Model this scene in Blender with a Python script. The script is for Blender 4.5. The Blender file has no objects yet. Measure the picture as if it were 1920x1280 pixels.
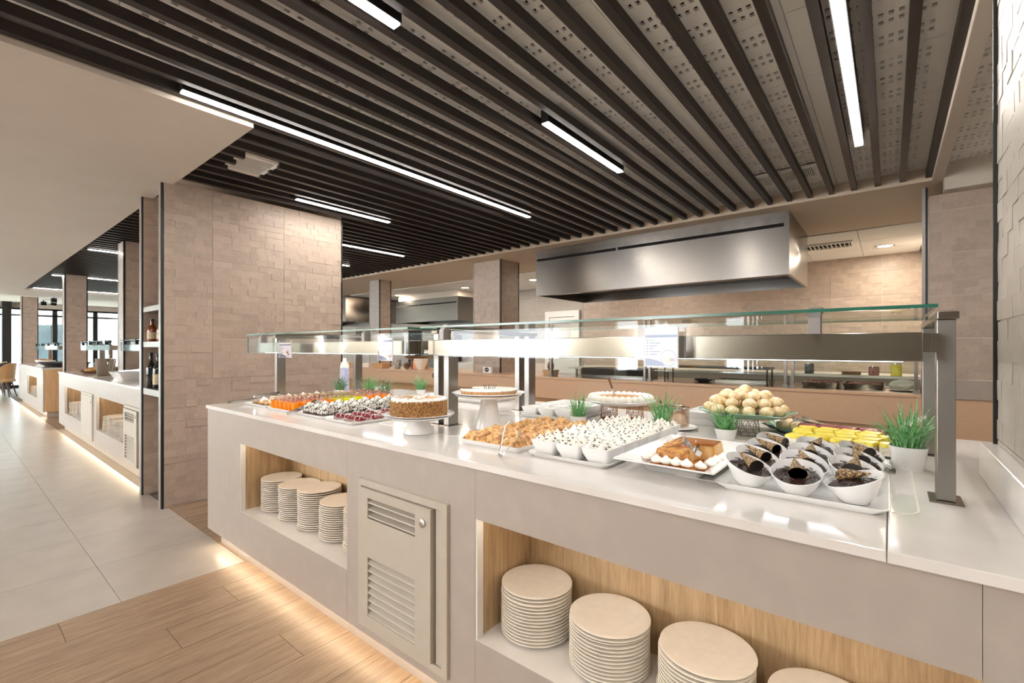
import bpy, math, random
from mathutils import Vector, Matrix
random.seed(7)
R = random.Random(11)
PI = math.pi
scene = bpy.context.scene
COL = scene.collection

# ------------------------------------------------------------------ camera
YAW = math.atan2(708, 871)
cam_d = bpy.data.cameras.new('camera')
cam = bpy.data.objects.new('camera', cam_d)
COL.objects.link(cam)
cam.location = (0, 0, 1.30)
cam.rotation_euler = (PI / 2, 0, YAW)
cam_d.sensor_fit = 'HORIZONTAL'
cam_d.sensor_width = 36
cam_d.lens = 871 / 1920 * 36
cam_d.shift_y = 12 / 1920
cam_d.clip_start = 0.02
cam_d.clip_end = 200
scene.camera = cam

# ------------------------------------------------------------------ world, exposure, daylight
w = bpy.data.worlds.new('world')
scene.world = w
w.use_nodes = True
bg = w.node_tree.nodes['Background']
bg.inputs[0].default_value = (0.86, 0.93, 1.0, 1)
bg.inputs[1].default_value = 6.0
vs = scene.view_settings
vs.view_transform = 'Standard'
vs.look = 'None'
vs.gamma = 1
vs.use_curve_mapping = False
vs.exposure = 1.15

def area(name, loc, rot, sx, sy, power, col):
    d = bpy.data.lights.new(name, 'AREA')
    d.shape = 'RECTANGLE'
    d.size = sx
    d.size_y = sy
    d.energy = power
    d.color = col
    o = bpy.data.objects.new(name, d)
    o.location = loc
    o.rotation_euler = rot
    COL.objects.link(o)
    return o
# daylight entering by the window band behind the camera (openings in wall_south)
WIN = ((-17.2, 1.8), (-13.2, 1.4), (-9.9, 1.0), (-7.5, 2.1), (-3.85, 1.1))
for k, (wx, ww_) in enumerate(WIN):     # area lights at the openings, tilted up to brighten the ceiling
    area('window_daylight', (wx, -6.75, 1.4), (PI / 2 + 0.85, 0, PI), ww_, 2.0, 180 * ww_, (0.98, 0.985, 1.0))

# ------------------------------------------------------------------ helpers
def lin(c):
    return tuple(((v / 255) / 12.92 if v / 255 <= 0.04045 else ((v / 255 + 0.055) / 1.055) ** 2.4) for v in c)

class MB:
    """collects faces; build() links them as ONE mesh object"""
    def __init__(s):
        s.v = []; s.f = []; s.m = []; s.t = []
    def add(s, vs, fs, mi=0, tone=0.5):
        o = len(s.v)
        s.v += [tuple(p) for p in vs]
        for q in fs:
            s.f.append(tuple(i + o for i in q)); s.m.append(mi); s.t.append(tone)
        return s
    def box(s, x0, x1, y0, y1, z0, z1, mi=0, tone=0.5):
        v = [(x0,y0,z0),(x1,y0,z0),(x1,y1,z0),(x0,y1,z0),(x0,y0,z1),(x1,y0,z1),(x1,y1,z1),(x0,y1,z1)]
        return s.add(v, [(0,3,2,1),(4,5,6,7),(0,1,5,4),(1,2,6,5),(2,3,7,6),(3,0,4,7)], mi, tone)
    def loft(s, loops, cap0=True, cap1=True, mi=0, closed=False):
        n = len(loops[0]); v = []; f = []
        for lp in loops: v += lp
        L = len(loops)
        for i in range(L - (0 if closed else 1)):
            a = i * n; b = ((i + 1) % L) * n
            for j in range(n):
                k = (j + 1) % n
                f.append((a + j, a + k, b + k, b + j))
        if not closed:
            if cap0: f.append(tuple(reversed(range(n))))
            if cap1: f.append(tuple((L - 1) * n + j for j in range(n)))
        return s.add(v, f, mi)
    def lathe(s, prof, n=24, c=(0, 0, 0), cap0=True, cap1=True, mi=0):
        loops = [[(c[0] + r * math.cos(2*PI*j/n), c[1] + r * math.sin(2*PI*j/n), c[2] + z) for j in range(n)] for r, z in prof]
        return s.loft(loops, cap0, cap1, mi)
    def tube(s, path, r, n=6, mi=0, rr=None):
        P = [Vector(p) for p in path]; loops = []
        up = None
        for i, p in enumerate(P):
            d = (P[min(i + 1, len(P) - 1)] - P[max(i - 1, 0)])
            d = d.normalized() if d.length > 1e-9 else Vector((0, 0, 1))
            if up is None: up = Vector((0, 0, 1)) if abs(d.z) < 0.9 else Vector((1, 0, 0))
            a = d.cross(up).normalized(); b = a.cross(d).normalized(); up = b
            q = rr[i] if rr else r
            loops.append([tuple(p + a * q * math.cos(2*PI*j/n) + b * q * math.sin(2*PI*j/n)) for j in range(n)])
        return s.loft(loops, True, True, mi)
    def rrect(s, specs, c=(0, 0), n=4, cap0=True, cap1=True, mi=0):
        """specs: (hx, hy, corner, z)"""
        loops = []
        for hx, hy, cr, z in specs:
            lp = []
            for qx, qy, a0 in ((1,1,0),(-1,1,PI/2),(-1,-1,PI),(1,-1,1.5*PI)):
                for k in range(n + 1):
                    a = a0 + (PI/2) * k / n
                    lp.append((c[0] + qx*(hx-cr) + cr*math.cos(a), c[1] + qy*(hy-cr) + cr*math.sin(a), z))
            loops.append(lp)
        return s.loft(loops, cap0, cap1, mi)
    def sphere(s, c, rx, ry, rz, n=12, m=8, mi=0, rot=0, half=False):
        loops = []
        ca, sa = math.cos(rot), math.sin(rot)
        m0 = 0 if not half else m // 2
        for i in range(m0, m + 1):
            th = -PI/2 + PI * i / m
            rr = max(math.cos(th), 0.02); z = math.sin(th)
            lp = []
            for j in range(n):
                x = rx*rr*math.cos(2*PI*j/n); y = ry*rr*math.sin(2*PI*j/n)
                lp.append((c[0] + x*ca - y*sa, c[1] + x*sa + y*ca, c[2] + rz*z))
            loops.append(lp)
        return s.loft(loops, True, True, mi)
    def xf(s, mat, start=0):
        s.v[start:] = [tuple(mat @ Vector(p)) for p in s.v[start:]]
        return s
    def mesh(s, name, mats, smooth=None, tone=False):
        me = bpy.data.meshes.new(name)
        me.from_pydata(s.v, [], s.f)
        for m in (mats if isinstance(mats, (list, tuple)) else [mats]): me.materials.append(m)
        if any(s.m): me.polygons.foreach_set('material_index', s.m)
        if tone:
            a = me.attributes.new('tone', 'FLOAT', 'FACE')
            a.data.foreach_set('value', s.t)
        if smooth is not None:
            me.shade_smooth()
            me.set_sharp_from_angle(angle=math.radians(smooth))
        me.update()
        return me

def put(name, me, parent=None, loc=(0, 0, 0), rz=0, kind=None, bevel=None):
    o = bpy.data.objects.new(name, me)
    COL.objects.link(o)
    o.parent = parent
    o.location = loc
    if rz: o.rotation_euler = (0, 0, rz)
    if kind: o['kind'] = kind
    if bevel:
        b = o.modifiers.new('bevel', 'BEVEL'); b.width = bevel; b.segments = 2; b.limit_method = 'ANGLE'
    return o

def obj(name, mb, mats, parent=None, smooth=None, world=False, kind=None, bevel=None, tone=False):
    """world=True: vertices are in world space, shifted to the parent's frame"""
    if world and parent is not None:
        o = Vector((0, 0, 0)); p = parent
        while p is not None: o += p.location; p = p.parent
        mb.v = [tuple(Vector(q) - o) for q in mb.v]
    return put(name, mb.mesh(name, mats, smooth, tone), parent, kind=kind, bevel=bevel)

def tag(o, label, cat, group=None):
    o['label'] = label; o['category'] = cat
    if group: o['group'] = group
    return o

def thing(name, label, cat, loc=(0, 0, 0), rz=0, group=None):
    o = bpy.data.objects.new(name, None)
    o.empty_display_size = 0.05
    COL.objects.link(o); o.location = loc; o.rotation_euler = (0, 0, rz)
    return tag(o, label, cat, group)

def dup(root, loc, rz=0, label=None, group=None, parent=None):
    r = root.copy(); COL.objects.link(r); r.location = loc; r.rotation_euler = (0, 0, rz)
    if parent: r.parent = parent
    if label: r['label'] = label
    if group: r['group'] = group
    for ch in list(root.children):
        c = ch.copy(); COL.objects.link(c); c.parent = r
        for g in list(ch.children):
            d = g.copy(); COL.objects.link(d); d.parent = c
    return r

# ------------------------------------------------------------------ materials
def mat(name, rgb, rough=0.5, metal=0.0, var=0.0, scale=20.0, bump=0.0, bscale=None, spec=0.5, stretch=None, rgb2=None, coat=0.0, sss=0.0, tone=0.0, rnd=0.0, lo=0.35, hi=0.65, detail=4.0):
    m = bpy.data.materials.new(name); m.use_nodes = True
    nt = m.node_tree; b = nt.nodes['Principled BSDF']
    c1 = lin(rgb); b.inputs['Base Color'].default_value = (*c1, 1)
    b.inputs['Roughness'].default_value = rough; b.inputs['Metallic'].default_value = metal
    b.inputs['Specular IOR Level'].default_value = spec
    if coat: b.inputs['Coat Weight'].default_value = coat; b.inputs['Coat Roughness'].default_value = 0.08
    if sss: b.inputs['Subsurface Weight'].default_value = sss; b.inputs['Subsurface Radius'].default_value = (0.01, 0.007, 0.005)
    tc = None
    def coords(sc):
        nonlocal tc
        if tc is None: tc = nt.nodes.new('ShaderNodeTexCoord')
        if stretch:
            mp = nt.nodes.new('ShaderNodeMapping'); mp.inputs['Scale'].default_value = stretch
            nt.links.new(tc.outputs['Object'], mp.inputs['Vector'])
            return mp.outputs['Vector']
        return tc.outputs['Object']
    col = None
    if var or rgb2:
        n = nt.nodes.new('ShaderNodeTexNoise'); n.inputs['Scale'].default_value = scale; n.inputs['Detail'].default_value = detail
        nt.links.new(coords(scale), n.inputs['Vector'])
        cr = nt.nodes.new('ShaderNodeValToRGB')
        if rgb2: a, bb = c1, lin(rgb2)
        else: a = tuple(v * (1 - var) for v in c1); bb = tuple(min(1, v * (1 + var)) for v in c1)
        cr.color_ramp.elements[0].position = lo; cr.color_ramp.elements[1].position = hi
        cr.color_ramp.elements[0].color = (*a, 1); cr.color_ramp.elements[1].color = (*bb, 1)
        nt.links.new(n.outputs['Fac'], cr.inputs['Fac']); col = cr.outputs['Color']
    if tone or rnd:
        val = None
        for kind, amt in (('tone', tone), ('rnd', rnd)):
            if not amt: continue
            mr = nt.nodes.new('ShaderNodeMapRange'); mr.inputs['To Min'].default_value = 1 - amt; mr.inputs['To Max'].default_value = 1 + amt
            if kind == 'tone':
                a = nt.nodes.new('ShaderNodeAttribute'); a.attribute_name = 'tone'; nt.links.new(a.outputs['Fac'], mr.inputs['Value'])
            else:
                a = nt.nodes.new('ShaderNodeObjectInfo'); nt.links.new(a.outputs['Random'], mr.inputs['Value'])
            if val is None: val = mr.outputs['Result']
            else:
                mu = nt.nodes.new('ShaderNodeMath'); mu.operation = 'MULTIPLY'
                nt.links.new(val, mu.inputs[0]); nt.links.new(mr.outputs['Result'], mu.inputs[1]); val = mu.outputs[0]
        mx = nt.nodes.new('ShaderNodeVectorMath'); mx.operation = 'SCALE'
        if col is None: mx.inputs[0].default_value = c1
        else: nt.links.new(col, mx.inputs[0])
        nt.links.new(val, mx.inputs['Scale']); col = mx.outputs['Vector']
    if col is not None: nt.links.new(col, b.inputs['Base Color'])
    if bump:
        n2 = nt.nodes.new('ShaderNodeTexNoise'); n2.inputs['Scale'].default_value = bscale or scale; n2.inputs['Detail'].default_value = 3
        nt.links.new(coords(0), n2.inputs['Vector'])
        bp = nt.nodes.new('ShaderNodeBump'); bp.inputs['Strength'].default_value = bump; bp.inputs['Distance'].default_value = 0.004
        nt.links.new(n2.outputs['Fac'], bp.inputs['Height']); nt.links.new(bp.outputs['Normal'], b.inputs['Normal'])
    return m

def emit(name, rgb, strength):
    m = bpy.data.materials.new(name); m.use_nodes = True
    nt = m.node_tree; nt.nodes.remove(nt.nodes['Principled BSDF'])
    e = nt.nodes.new('ShaderNodeEmission'); e.inputs[0].default_value = (*lin(rgb), 1); e.inputs[1].default_value = strength
    nt.links.new(e.outputs[0], nt.nodes['Material Output'].inputs[0])
    return m

def glass(name, tint=(245, 250, 248), refl=1.0, rough=0.0, ior=1.5):
    """thin clear sheet: fresnel mirror over a tinted transparent body"""
    m = bpy.data.materials.new(name); m.use_nodes = True
    nt = m.node_tree; nt.nodes.remove(nt.nodes['Principled BSDF'])
    t = nt.nodes.new('ShaderNodeBsdfTransparent'); t.inputs[0].default_value = (*lin(tint), 1)
    g = nt.nodes.new('ShaderNodeBsdfGlossy'); g.inputs['Roughness'].default_value = rough
    fr = nt.nodes.new('ShaderNodeLayerWeight'); fr.inputs[0].default_value = 0.5
    pw = nt.nodes.new('ShaderNodeMath'); pw.operation = 'POWER'; pw.inputs[1].default_value = 5
    nt.links.new(fr.outputs['Facing'], pw.inputs[0])
    mu = nt.nodes.new('ShaderNodeMath'); mu.operation = 'MULTIPLY_ADD'; mu.inputs[1].default_value = 0.8 * refl; mu.inputs[2].default_value = 0.055 * refl
    mx = nt.nodes.new('ShaderNodeMixShader')
    nt.links.new(pw.outputs[0], mu.inputs[0]); nt.links.new(mu.outputs[0], mx.inputs[0])
    nt.links.new(t.outputs[0], mx.inputs[1]); nt.links.new(g.outputs[0], mx.inputs[2])
    nt.links.new(mx.outputs[0], nt.nodes['Material Output'].inputs[0])
    return m

def wood(name, c1, c2, axis='z', scale=1.0, rough=0.45, rnd=0.0):
    """long-grain timber; axis = the direction of the grain"""
    m = bpy.data.materials.new(name); m.use_nodes = True
    nt = m.node_tree; b = nt.nodes['Principled BSDF']; b.inputs['Roughness'].default_value = rough
    tc = nt.nodes.new('ShaderNodeTexCoord'); mp = nt.nodes.new('ShaderNodeMapping')
    st = {'x': (0.06, 1, 1), 'y': (1, 0.06, 1), 'z': (1, 1, 0.06)}[axis]
    mp.inputs['Scale'].default_value = tuple(v * scale for v in st)
    oi = nt.nodes.new('ShaderNodeObjectInfo'); ad = nt.nodes.new('ShaderNodeVectorMath'); ad.operation = 'ADD'
    ml = nt.nodes.new('ShaderNodeMath'); ml.operation = 'MULTIPLY'; ml.inputs[1].default_value = 37.0 if rnd else 0.0
    nt.links.new(oi.outputs['Random'], ml.inputs[0])
    nt.links.new(tc.outputs['Object'], ad.inputs[0]); nt.links.new(ml.outputs[0], ad.inputs[1])
    nt.links.new(ad.outputs[0], mp.inputs['Vector'])
    n1 = nt.nodes.new('ShaderNodeTexNoise'); n1.inputs['Scale'].default_value = 26; n1.inputs['Detail'].default_value = 8; n1.inputs['Roughness'].default_value = 0.65
    n1.inputs['Distortion'].default_value = 0.6
    nt.links.new(mp.outputs[0], n1.inputs['Vector'])
    n2 = nt.nodes.new('ShaderNodeTexNoise'); n2.inputs['Scale'].default_value = 150; n2.inputs['Detail'].default_value = 3
    nt.links.new(mp.outputs[0], n2.inputs['Vector'])
    mxv = nt.nodes.new('ShaderNodeMath'); mxv.operation = 'MULTIPLY_ADD'; mxv.inputs[1].default_value = 0.35
    nt.links.new(n2.outputs['Fac'], mxv.inputs[0]); 
    s2 = nt.nodes.new('ShaderNodeMath'); s2.operation = 'MULTIPLY'; s2.inputs[1].default_value = 0.65
    nt.links.new(n1.outputs['Fac'], s2.inputs[0]); nt.links.new(s2.outputs[0], mxv.inputs[2])
    cr = nt.nodes.new('ShaderNodeValToRGB')
    cr.color_ramp.elements[0].position = 0.36; cr.color_ramp.elements[1].position = 0.64
    cr.color_ramp.elements[0].color = (*lin(c1), 1); cr.color_ramp.elements[1].color = (*lin(c2), 1)
    nt.links.new(mxv.outputs[0], cr.inputs['Fac']); col = cr.outputs['Color']
    if rnd:
        mr = nt.nodes.new('ShaderNodeMapRange'); mr.inputs['To Min'].default_value = 1 - rnd; mr.inputs['To Max'].default_value = 1 + rnd
        nt.links.new(oi.outputs['Random'], mr.inputs['Value'])
        sc = nt.nodes.new('ShaderNodeVectorMath'); sc.operation = 'SCALE'
        nt.links.new(col, sc.inputs[0]); nt.links.new(mr.outputs[0], sc.inputs['Scale']); col = sc.outputs['Vector']
    nt.links.new(col, b.inputs['Base Color'])
    bp = nt.nodes.new('ShaderNodeBump'); bp.inputs['Strength'].default_value = 0.08; bp.inputs['Distance'].default_value = 0.002
    nt.links.new(mxv.outputs[0], bp.inputs['Height']); nt.links.new(bp.outputs[0], b.inputs['Normal'])
    return m

def steel(name, rgb=(178, 176, 172), rough=0.26, axis='x', an=0.6):
    m = mat(name, rgb, rough, 1.0, bump=0.03, bscale=60, stretch={'x': (0.03, 4, 4), 'z': (4, 4, 0.03), 'y': (4, 0.03, 4)}[axis])
    b = m.node_tree.nodes['Principled BSDF']
    b.inputs['Anisotropic'].default_value = an
    t = m.node_tree.nodes.new('ShaderNodeTangent'); t.direction_type = 'RADIAL'; t.axis = {'x': 'X', 'y': 'Y', 'z': 'Z'}[axis]
    m.node_tree.links.new(t.outputs[0], b.inputs['Tangent'])
    return m

K = {}
K['quartz'] = mat('quartz', (224, 219, 214), 0.1, var=0.03, scale=9, spec=0.6)
K['panel'] = mat('counter_panel', (177, 166, 156), 0.33, var=0.04, scale=14, lo=0.45, hi=0.75)
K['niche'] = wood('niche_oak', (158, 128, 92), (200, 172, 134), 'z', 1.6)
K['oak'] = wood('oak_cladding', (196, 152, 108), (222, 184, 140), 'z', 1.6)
K['plank'] = wood('plank_oak', (130, 106, 86), (172, 146, 122), 'y', 1.4, 0.38, rnd=0.10)
K['ftile'] = mat('floor_tile', (182, 173, 165), 0.28, var=0.06, scale=5, rnd=0.035, detail=8)
K['grout'] = mat('grout', (120, 112, 106), 0.8, var=0.05)
K['wgrout'] = mat('wall_grout', (226, 218, 208), 0.8, var=0.05)
K['wtile'] = mat('wall_tile', (182, 164, 150), 0.42, var=0.05, scale=30, tone=0.09, rnd=0.04, bump=0.12, bscale=120)
K['wtile_light'] = mat('pale_wall_tile', (180, 173, 165), 0.42, var=0.04, scale=30, tone=0.05, rnd=0.03, bump=0.12, bscale=120)
K['plaster'] = mat('white_plaster', (208, 198, 186), 0.75, var=0.015, scale=3, bump=0.02, bscale=60)
K['warm_lit_plaster'] = mat('warm_lit_plaster', (216, 199, 178), 0.75, var=0.015, scale=3, bump=0.02, bscale=60)  # same plaster as the soffit; the kitchen's warm light is put into its colour
K['slat'] = mat('dark_slat', (44, 37, 34), 0.5, var=0.2, scale=30, stretch=(1, 0.1, 1))
K['ctile'] = mat('ceiling_tile', (250, 248, 244), 0.8, var=0.015, scale=6)
K['void'] = mat('dark_void', (24, 22, 21), 0.9, var=0.1)  # near-black for dark parts, and for shade put into openings
K['black'] = mat('black_metal', (26, 25, 25), 0.4, var=0.1)
K['trim'] = mat('grey_trim', (168, 166, 164), 0.35, 0.6, var=0.03)
K['steel'] = steel('brushed_steel', (152, 143, 133), rough=0.2)
K['steelz'] = steel('brushed_post', (154, 150, 145), 0.3, 'z')
K['dsteel'] = steel('hood_steel', (140, 135, 130), 0.26)
K['grey'] = mat('grey_clamp', (150, 145, 143), 0.4, 0.3, var=0.04)
K['glass'] = glass('clear_glass', refl=1.0)
K['gedge'] = mat('glass_edge', (40, 110, 92), 0.15, spec=0.8, var=0.1)
K['gedge2'] = mat('glass_edge_pale', (84, 108, 100), 0.3, spec=0.8, var=0.1)
K['acrylic'] = glass('acrylic', (250, 250, 250), 1.0)
K['cup'] = glass('plastic_cup', (246, 238, 230), 1.8)
K['led'] = emit('led_diffuser', (255, 248, 238), 38)
K['warm'] = emit('warm_led', (255, 232, 196), 10)
K['nled'] = emit('niche_led', (255, 243, 224), 10)
K['gled'] = emit('guard_led', (250, 250, 255), 5)
K['down'] = emit('downlight', (255, 244, 224), 16)
K['china'] = mat('white_china', (244, 243, 242), 0.12, var=0.01, spec=0.6, coat=0.3)
K['stone'] = mat('cream_stoneware', (242, 234, 223), 0.4, var=0.025, scale=40)
K['louvre'] = mat('painted_metal_door', (188, 179, 165), 0.4, var=0.02)
K['chrome'] = mat('chrome', (200, 198, 196), 0.15, 1.0, var=0.05)
K['peach'] = mat('peach_panel', (218, 180, 148), 0.4, var=0.02)
K['soil'] = mat('soil', (70, 60, 48), 0.9, var=0.3, scale=80)
K['grass'] = mat('grass_green', (62, 138, 74), 0.5, var=0.25, scale=90, rgb2=(150, 206, 140))
K['grass2'] = mat('grass_dark', (54, 104, 66), 0.5, rgb2=(140, 180, 132), scale=90)
K['flower'] = mat('white_flower', (226, 232, 220), 0.7, var=0.08, scale=90)
K['purple'] = mat('purple_bud', (92, 74, 96), 0.7, var=0.2, scale=90)
K['cream'] = mat('whipped_cream', (250, 246, 236), 0.45, var=0.02, sss=0.15)
K['choc'] = mat('dark_chocolate', (52, 32, 24), 0.3, var=0.35, scale=120, bump=0.5, bscale=200)
K['chips'] = mat('chocolate_chips', (30, 20, 18), 0.35, var=0.3, scale=150)
K['nuts'] = mat('chopped_nuts', (116, 66, 32), 0.6, rgb2=(214, 164, 96), scale=210, bump=1.0, bscale=260, lo=0.4, hi=0.6)
K['wafer'] = mat('nut_wafer', (62, 40, 28), 0.5, rgb2=(206, 168, 108), scale=230, bump=0.8, bscale=230, lo=0.47, hi=0.6)
K['pastry'] = mat('golden_pastry', (150, 84, 32), 0.5, rgb2=(236, 190, 124), scale=55, bump=0.8, bscale=80, lo=0.36, hi=0.62, detail=8)
K['crust'] = mat('tart_crust', (170, 120, 74), 0.6, rgb2=(206, 160, 110), scale=90, bump=0.4, bscale=150)
K['puff'] = mat('choux_pastry', (214, 176, 112), 0.55, rgb2=(248, 232, 196), scale=38, bump=0.4, bscale=60)
K['caramel'] = mat('caramel_glaze', (150, 72, 10), 0.12, rgb2=(196, 112, 24), scale=18, coat=0.6)
K['flan'] = mat('flan_custard', (214, 160, 84), 0.35, rgb2=(240, 208, 150), scale=40, stretch=(1, 1, 0.2))
K['toast'] = mat('flan_side', (150, 84, 24), 0.4, rgb2=(222, 164, 82), scale=60, bump=0.3, bscale=90)
K['red'] = mat('red_glaze', (112, 10, 22), 0.1, var=0.25, scale=40, coat=0.8)
K['cookie'] = mat('cookie_cream', (40, 34, 30), 0.6, rgb2=(236, 230, 218), scale=95, lo=0.44, hi=0.54, bump=0.5, bscale=130)
K['dcookie'] = mat('dark_cookie', (40, 30, 26), 0.7, rgb2=(96, 78, 66), scale=140, bump=0.6, bscale=180)
K['ojelly'] = mat('orange_jelly', (255, 146, 10), 0.15, var=0.06, sss=0.2)
K['yjelly'] = mat('yellow_jelly', (240, 240, 20), 0.15, var=0.06, sss=0.2)
K['yglaze'] = mat('yellow_glaze', (250, 222, 20), 0.25, rgb2=(255, 240, 120), scale=60, bump=0.3, bscale=90)
K['sponge'] = mat('white_sponge', (246, 238, 222), 0.7, rgb2=(196, 170, 140), scale=120, lo=0.5, hi=0.8)
K['berry'] = mat('berry_glaze', (120, 30, 60), 0.25, rgb2=(170, 80, 100), scale=80, bump=0.3, bscale=90)
K['copper'] = mat('copper_wire', (190, 130, 100), 0.3, 1.0, var=0.1)
K['wire'] = mat('silver_wire', (150, 150, 150), 0.3, 1.0, var=0.1)
K['green_glass'] = mat('green_dish', (150, 186, 164), 0.12, var=0.06, scale=12, coat=0.5)
K['pink'] = mat('pink_napkin', (236, 140, 150), 0.8, var=0.1, scale=40)
K['card'] = mat('menu_card', (226, 216, 226), 0.5, var=0.04, scale=8)
K['print'] = mat('blue_print', (92, 98, 140), 0.6, var=0.08, scale=40)
K['white'] = mat('white_plastic', (240, 240, 240), 0.4, var=0.01)
K['lav'] = mat('lavender_label', (196, 200, 232), 0.5, var=0.03)
K['amber'] = mat('amber_spirit', (120, 52, 14), 0.08, var=0.15, scale=20, coat=0.6)
K['darkglass'] = mat('dark_bottle_glass', (14, 18, 14), 0.06, var=0.2, spec=0.8)
K['label'] = mat('bottle_label', (206, 190, 160), 0.6, var=0.1, scale=60)
K['tan'] = mat('tan_leather', (196, 156, 110), 0.5, var=0.06, scale=20)
K['navy'] = mat('navy_fabric', (58, 66, 84), 0.8, var=0.1, scale=60)
K['leg'] = mat('dark_wood_leg', (86, 62, 48), 0.5, var=0.2, scale=40)
K['meat'] = mat('raw_meat', (120, 44, 40), 0.35, rgb2=(196, 130, 116), scale=60, bump=0.6, bscale=70)
K['paper'] = mat('paper_bag', (236, 228, 214), 0.8, var=0.05, bump=0.5, bscale=30)
K['stainedwood'] = wood('stained_wood', (92, 54, 30), (140, 92, 56), 'x', 2)
K['outside'] = mat('white_render', (236, 236, 234), 0.8, var=0.03, scale=2)
K['outwin'] = mat('facade_window', (96, 110, 116), 0.15, var=0.15, scale=2)
K['ground'] = mat('pale_paving', (206, 202, 194), 0.8, var=0.06, scale=3)
K['brown_steel'] = steel('warm_hood_steel', (160, 150, 140), 0.25)
# ------------------------------------------------------------------ structure: floor
def struct(name, mb, m, parent=None, **kw):
    o = obj(name, mb, m, parent, **kw)
    if parent is None: o['kind'] = 'structure'
    return o
floor = struct('floor', MB().box(-22, 3, -7, 9, -0.2, -0.003), K['grout'])
floor['label'] = 'pale porcelain tile and oak plank floor'
TX, TY, TH = 0.612, 1.22, 0.012
_tc = {}
def slab_piece(w, d, m, key):
    k = (round(w, 3), round(d, 3), key)
    if k not in _tc:
        g = 0.0012
        _tc[k] = MB().box(g, w - g, g, d - g, -TH, 0).mesh(key, m)
    return _tc[k]
yj = [0.585 + TY * k for k in range(-5, 1)]
for i in range(31):
    x0 = -3.05 - TX * (i + 1)
    for k in range(len(yj)):
        y0 = yj[k]
        y1 = min(y0 + TY, 1.17)
        put('floor_tile', slab_piece(TX, y1 - y0, K['ftile'], 'floor_tile'), floor, (x0, y0, 0))
PW = 0.2255
row_off = [0.35, 0.969, 0.66, 0.2, 0.968, 0.5, 0.1, 0.8]
for i in range(16):
    x0 = -3.05 + PW * i
    st = row_off[i % 8] - 1.24 * 3
    for k in range(7):
        y0 = st + 1.24 * k; y1 = y0 + 1.24
        if y0 > 1.3: continue
        put('floor_plank', slab_piece(PW, 1.24, K['plank'], 'floor_plank'), floor, (x0, y0, 0))
for i in range(7):      # timber behind the aisle line, between tiled block and counter
    x0 = -3.05 - PW * (i + 1)
    for k, (y0, y1) in enumerate(((1.17, 2.0 + 0.1 * (i % 3)), (2.0 + 0.1 * (i % 3), 3.3), (3.3, 4.98))):
        put('floor_plank', slab_piece(PW, y1 - y0, K['plank'], 'floor_plank'), floor, (x0, y0, 0))
for i in range(9):      # timber gap between the two far counters
    x0 = -10.35 - PW * (i + 1)
    for y0, y1 in ((1.17, 2.4), (2.4, 3.6), (3.6, 4.98)):
        put('floor_plank', slab_piece(PW, y1 - y0, K['plank'], 'floor_plank'), floor, (x0, y0, 0))

# ------------------------------------------------------------------ structure: ceiling
ZS, ZT = 2.66, 2.745
ceiling = struct('ceiling', MB().box(-22, 3, -7, 5.0, 2.765, 3.0), K['plaster'])
kc = struct('ceiling_serving_line', MB().box(-22, 3, 5.0, 9, 2.64, 3.0), K['warm_lit_plaster']); kc['label'] = 'plaster ceiling with warm light painted in, above the serving line'
ceiling['label'] = 'white ceiling behind dark timber slats'
sof = struct('ceiling_soffit', MB().box(-17.2, -3.0, -7, 1.2, 2.635, 2.765).box(-17.2, -15.35, 1.2, 5.0, 2.635, 2.765), K['plaster'])
sof['label'] = 'smooth white plaster soffit above the tiled aisle'
void = obj('ceiling_void', MB().box(-4.1, 2.9, -6.9, 4.99, 2.757, 2.765), K['void'], ceiling)  # dark sheet paints in the shade above the tile holes

def perforated():
    mb = MB(); n = 0.611; g = 0.0015; th = 0.012
    xs = [g, n - g]; hx = []
    for k in range(12):
        a = 0.104 + 0.0355 * k; hx.append((a, a + 0.018)); xs += [a, a + 0.018]
    ys = [g, n - g]; hy = []
    for a in (0.075, 0.135, 0.263, 0.323, 0.452, 0.512):
        hy.append((a, a + 0.027)); ys += [a, a + 0.027]
    xs.sort(); ys.sort()
    def hole(i, j): return i % 2 == 1 and j % 2 == 1 and 0 < i < len(xs) - 2 and 0 < j < len(ys) - 2
    for i in range(len(xs) - 1):
        for j in range(len(ys) - 1):
            x0, x1, y0, y1 = xs[i], xs[i+1], ys[j], ys[j+1]
            if hole(i, j):
                v = [(x0,y0,0),(x1,y0,0),(x1,y1,0),(x0,y1,0),(x0,y0,th),(x1,y0,th),(x1,y1,th),(x0,y1,th)]
                mb.add(v, [(0,4,5,1),(1,5,6,2),(2,6,7,3),(3,7,4,0)])
            else:
                mb.add([(x0,y0,0),(x1,y0,0),(x1,y1,0),(x0,y1,0)], [(0,3,2,1)])
    mb.add([(g,g,0),(n-g,g,0),(n-g,n-g,0),(g,n-g,0),(g,g,th),(n-g,g,th),(n-g,n-g,th),(g,n-g,th)], [(0,1,5,4),(1,2,6,5),(2,3,7,6),(3,0,4,7)])
    return mb.mesh('ceiling_tile', K['ctile'])
ptile = perforated()
for i in range(7):
    for k in range(11):
        y0 = 2.917 + 0.611 * (k - 7)
        if y0 + 0.611 > 5.4: continue
        x0 = -0.356 - 0.611 * (i - 0)
        put('ceiling_tile', ptile, ceiling, (x0, y0, ZT))
for i in range(3):
    for k in range(7):
        if True:
            put('ceiling_tile', ptile, ceiling, (0.255 + 0.611 * i, 2.917 + 0.611 * (k - 3), ZT))
PS = 0.1605
vent_cut = {}
slat_cache = {}
def slat(x, y0, y1):
    k = (round(y0, 3), round(y1, 3))
    if k not in slat_cache:
        slat_cache[k] = MB().box(-0.02, 0.02, y0, y1, ZS, ZS + 0.052).mesh('ceiling_slat', K['slat'])
    put('ceiling_slat', slat_cache[k], ceiling, (x, 0, 0))
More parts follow.
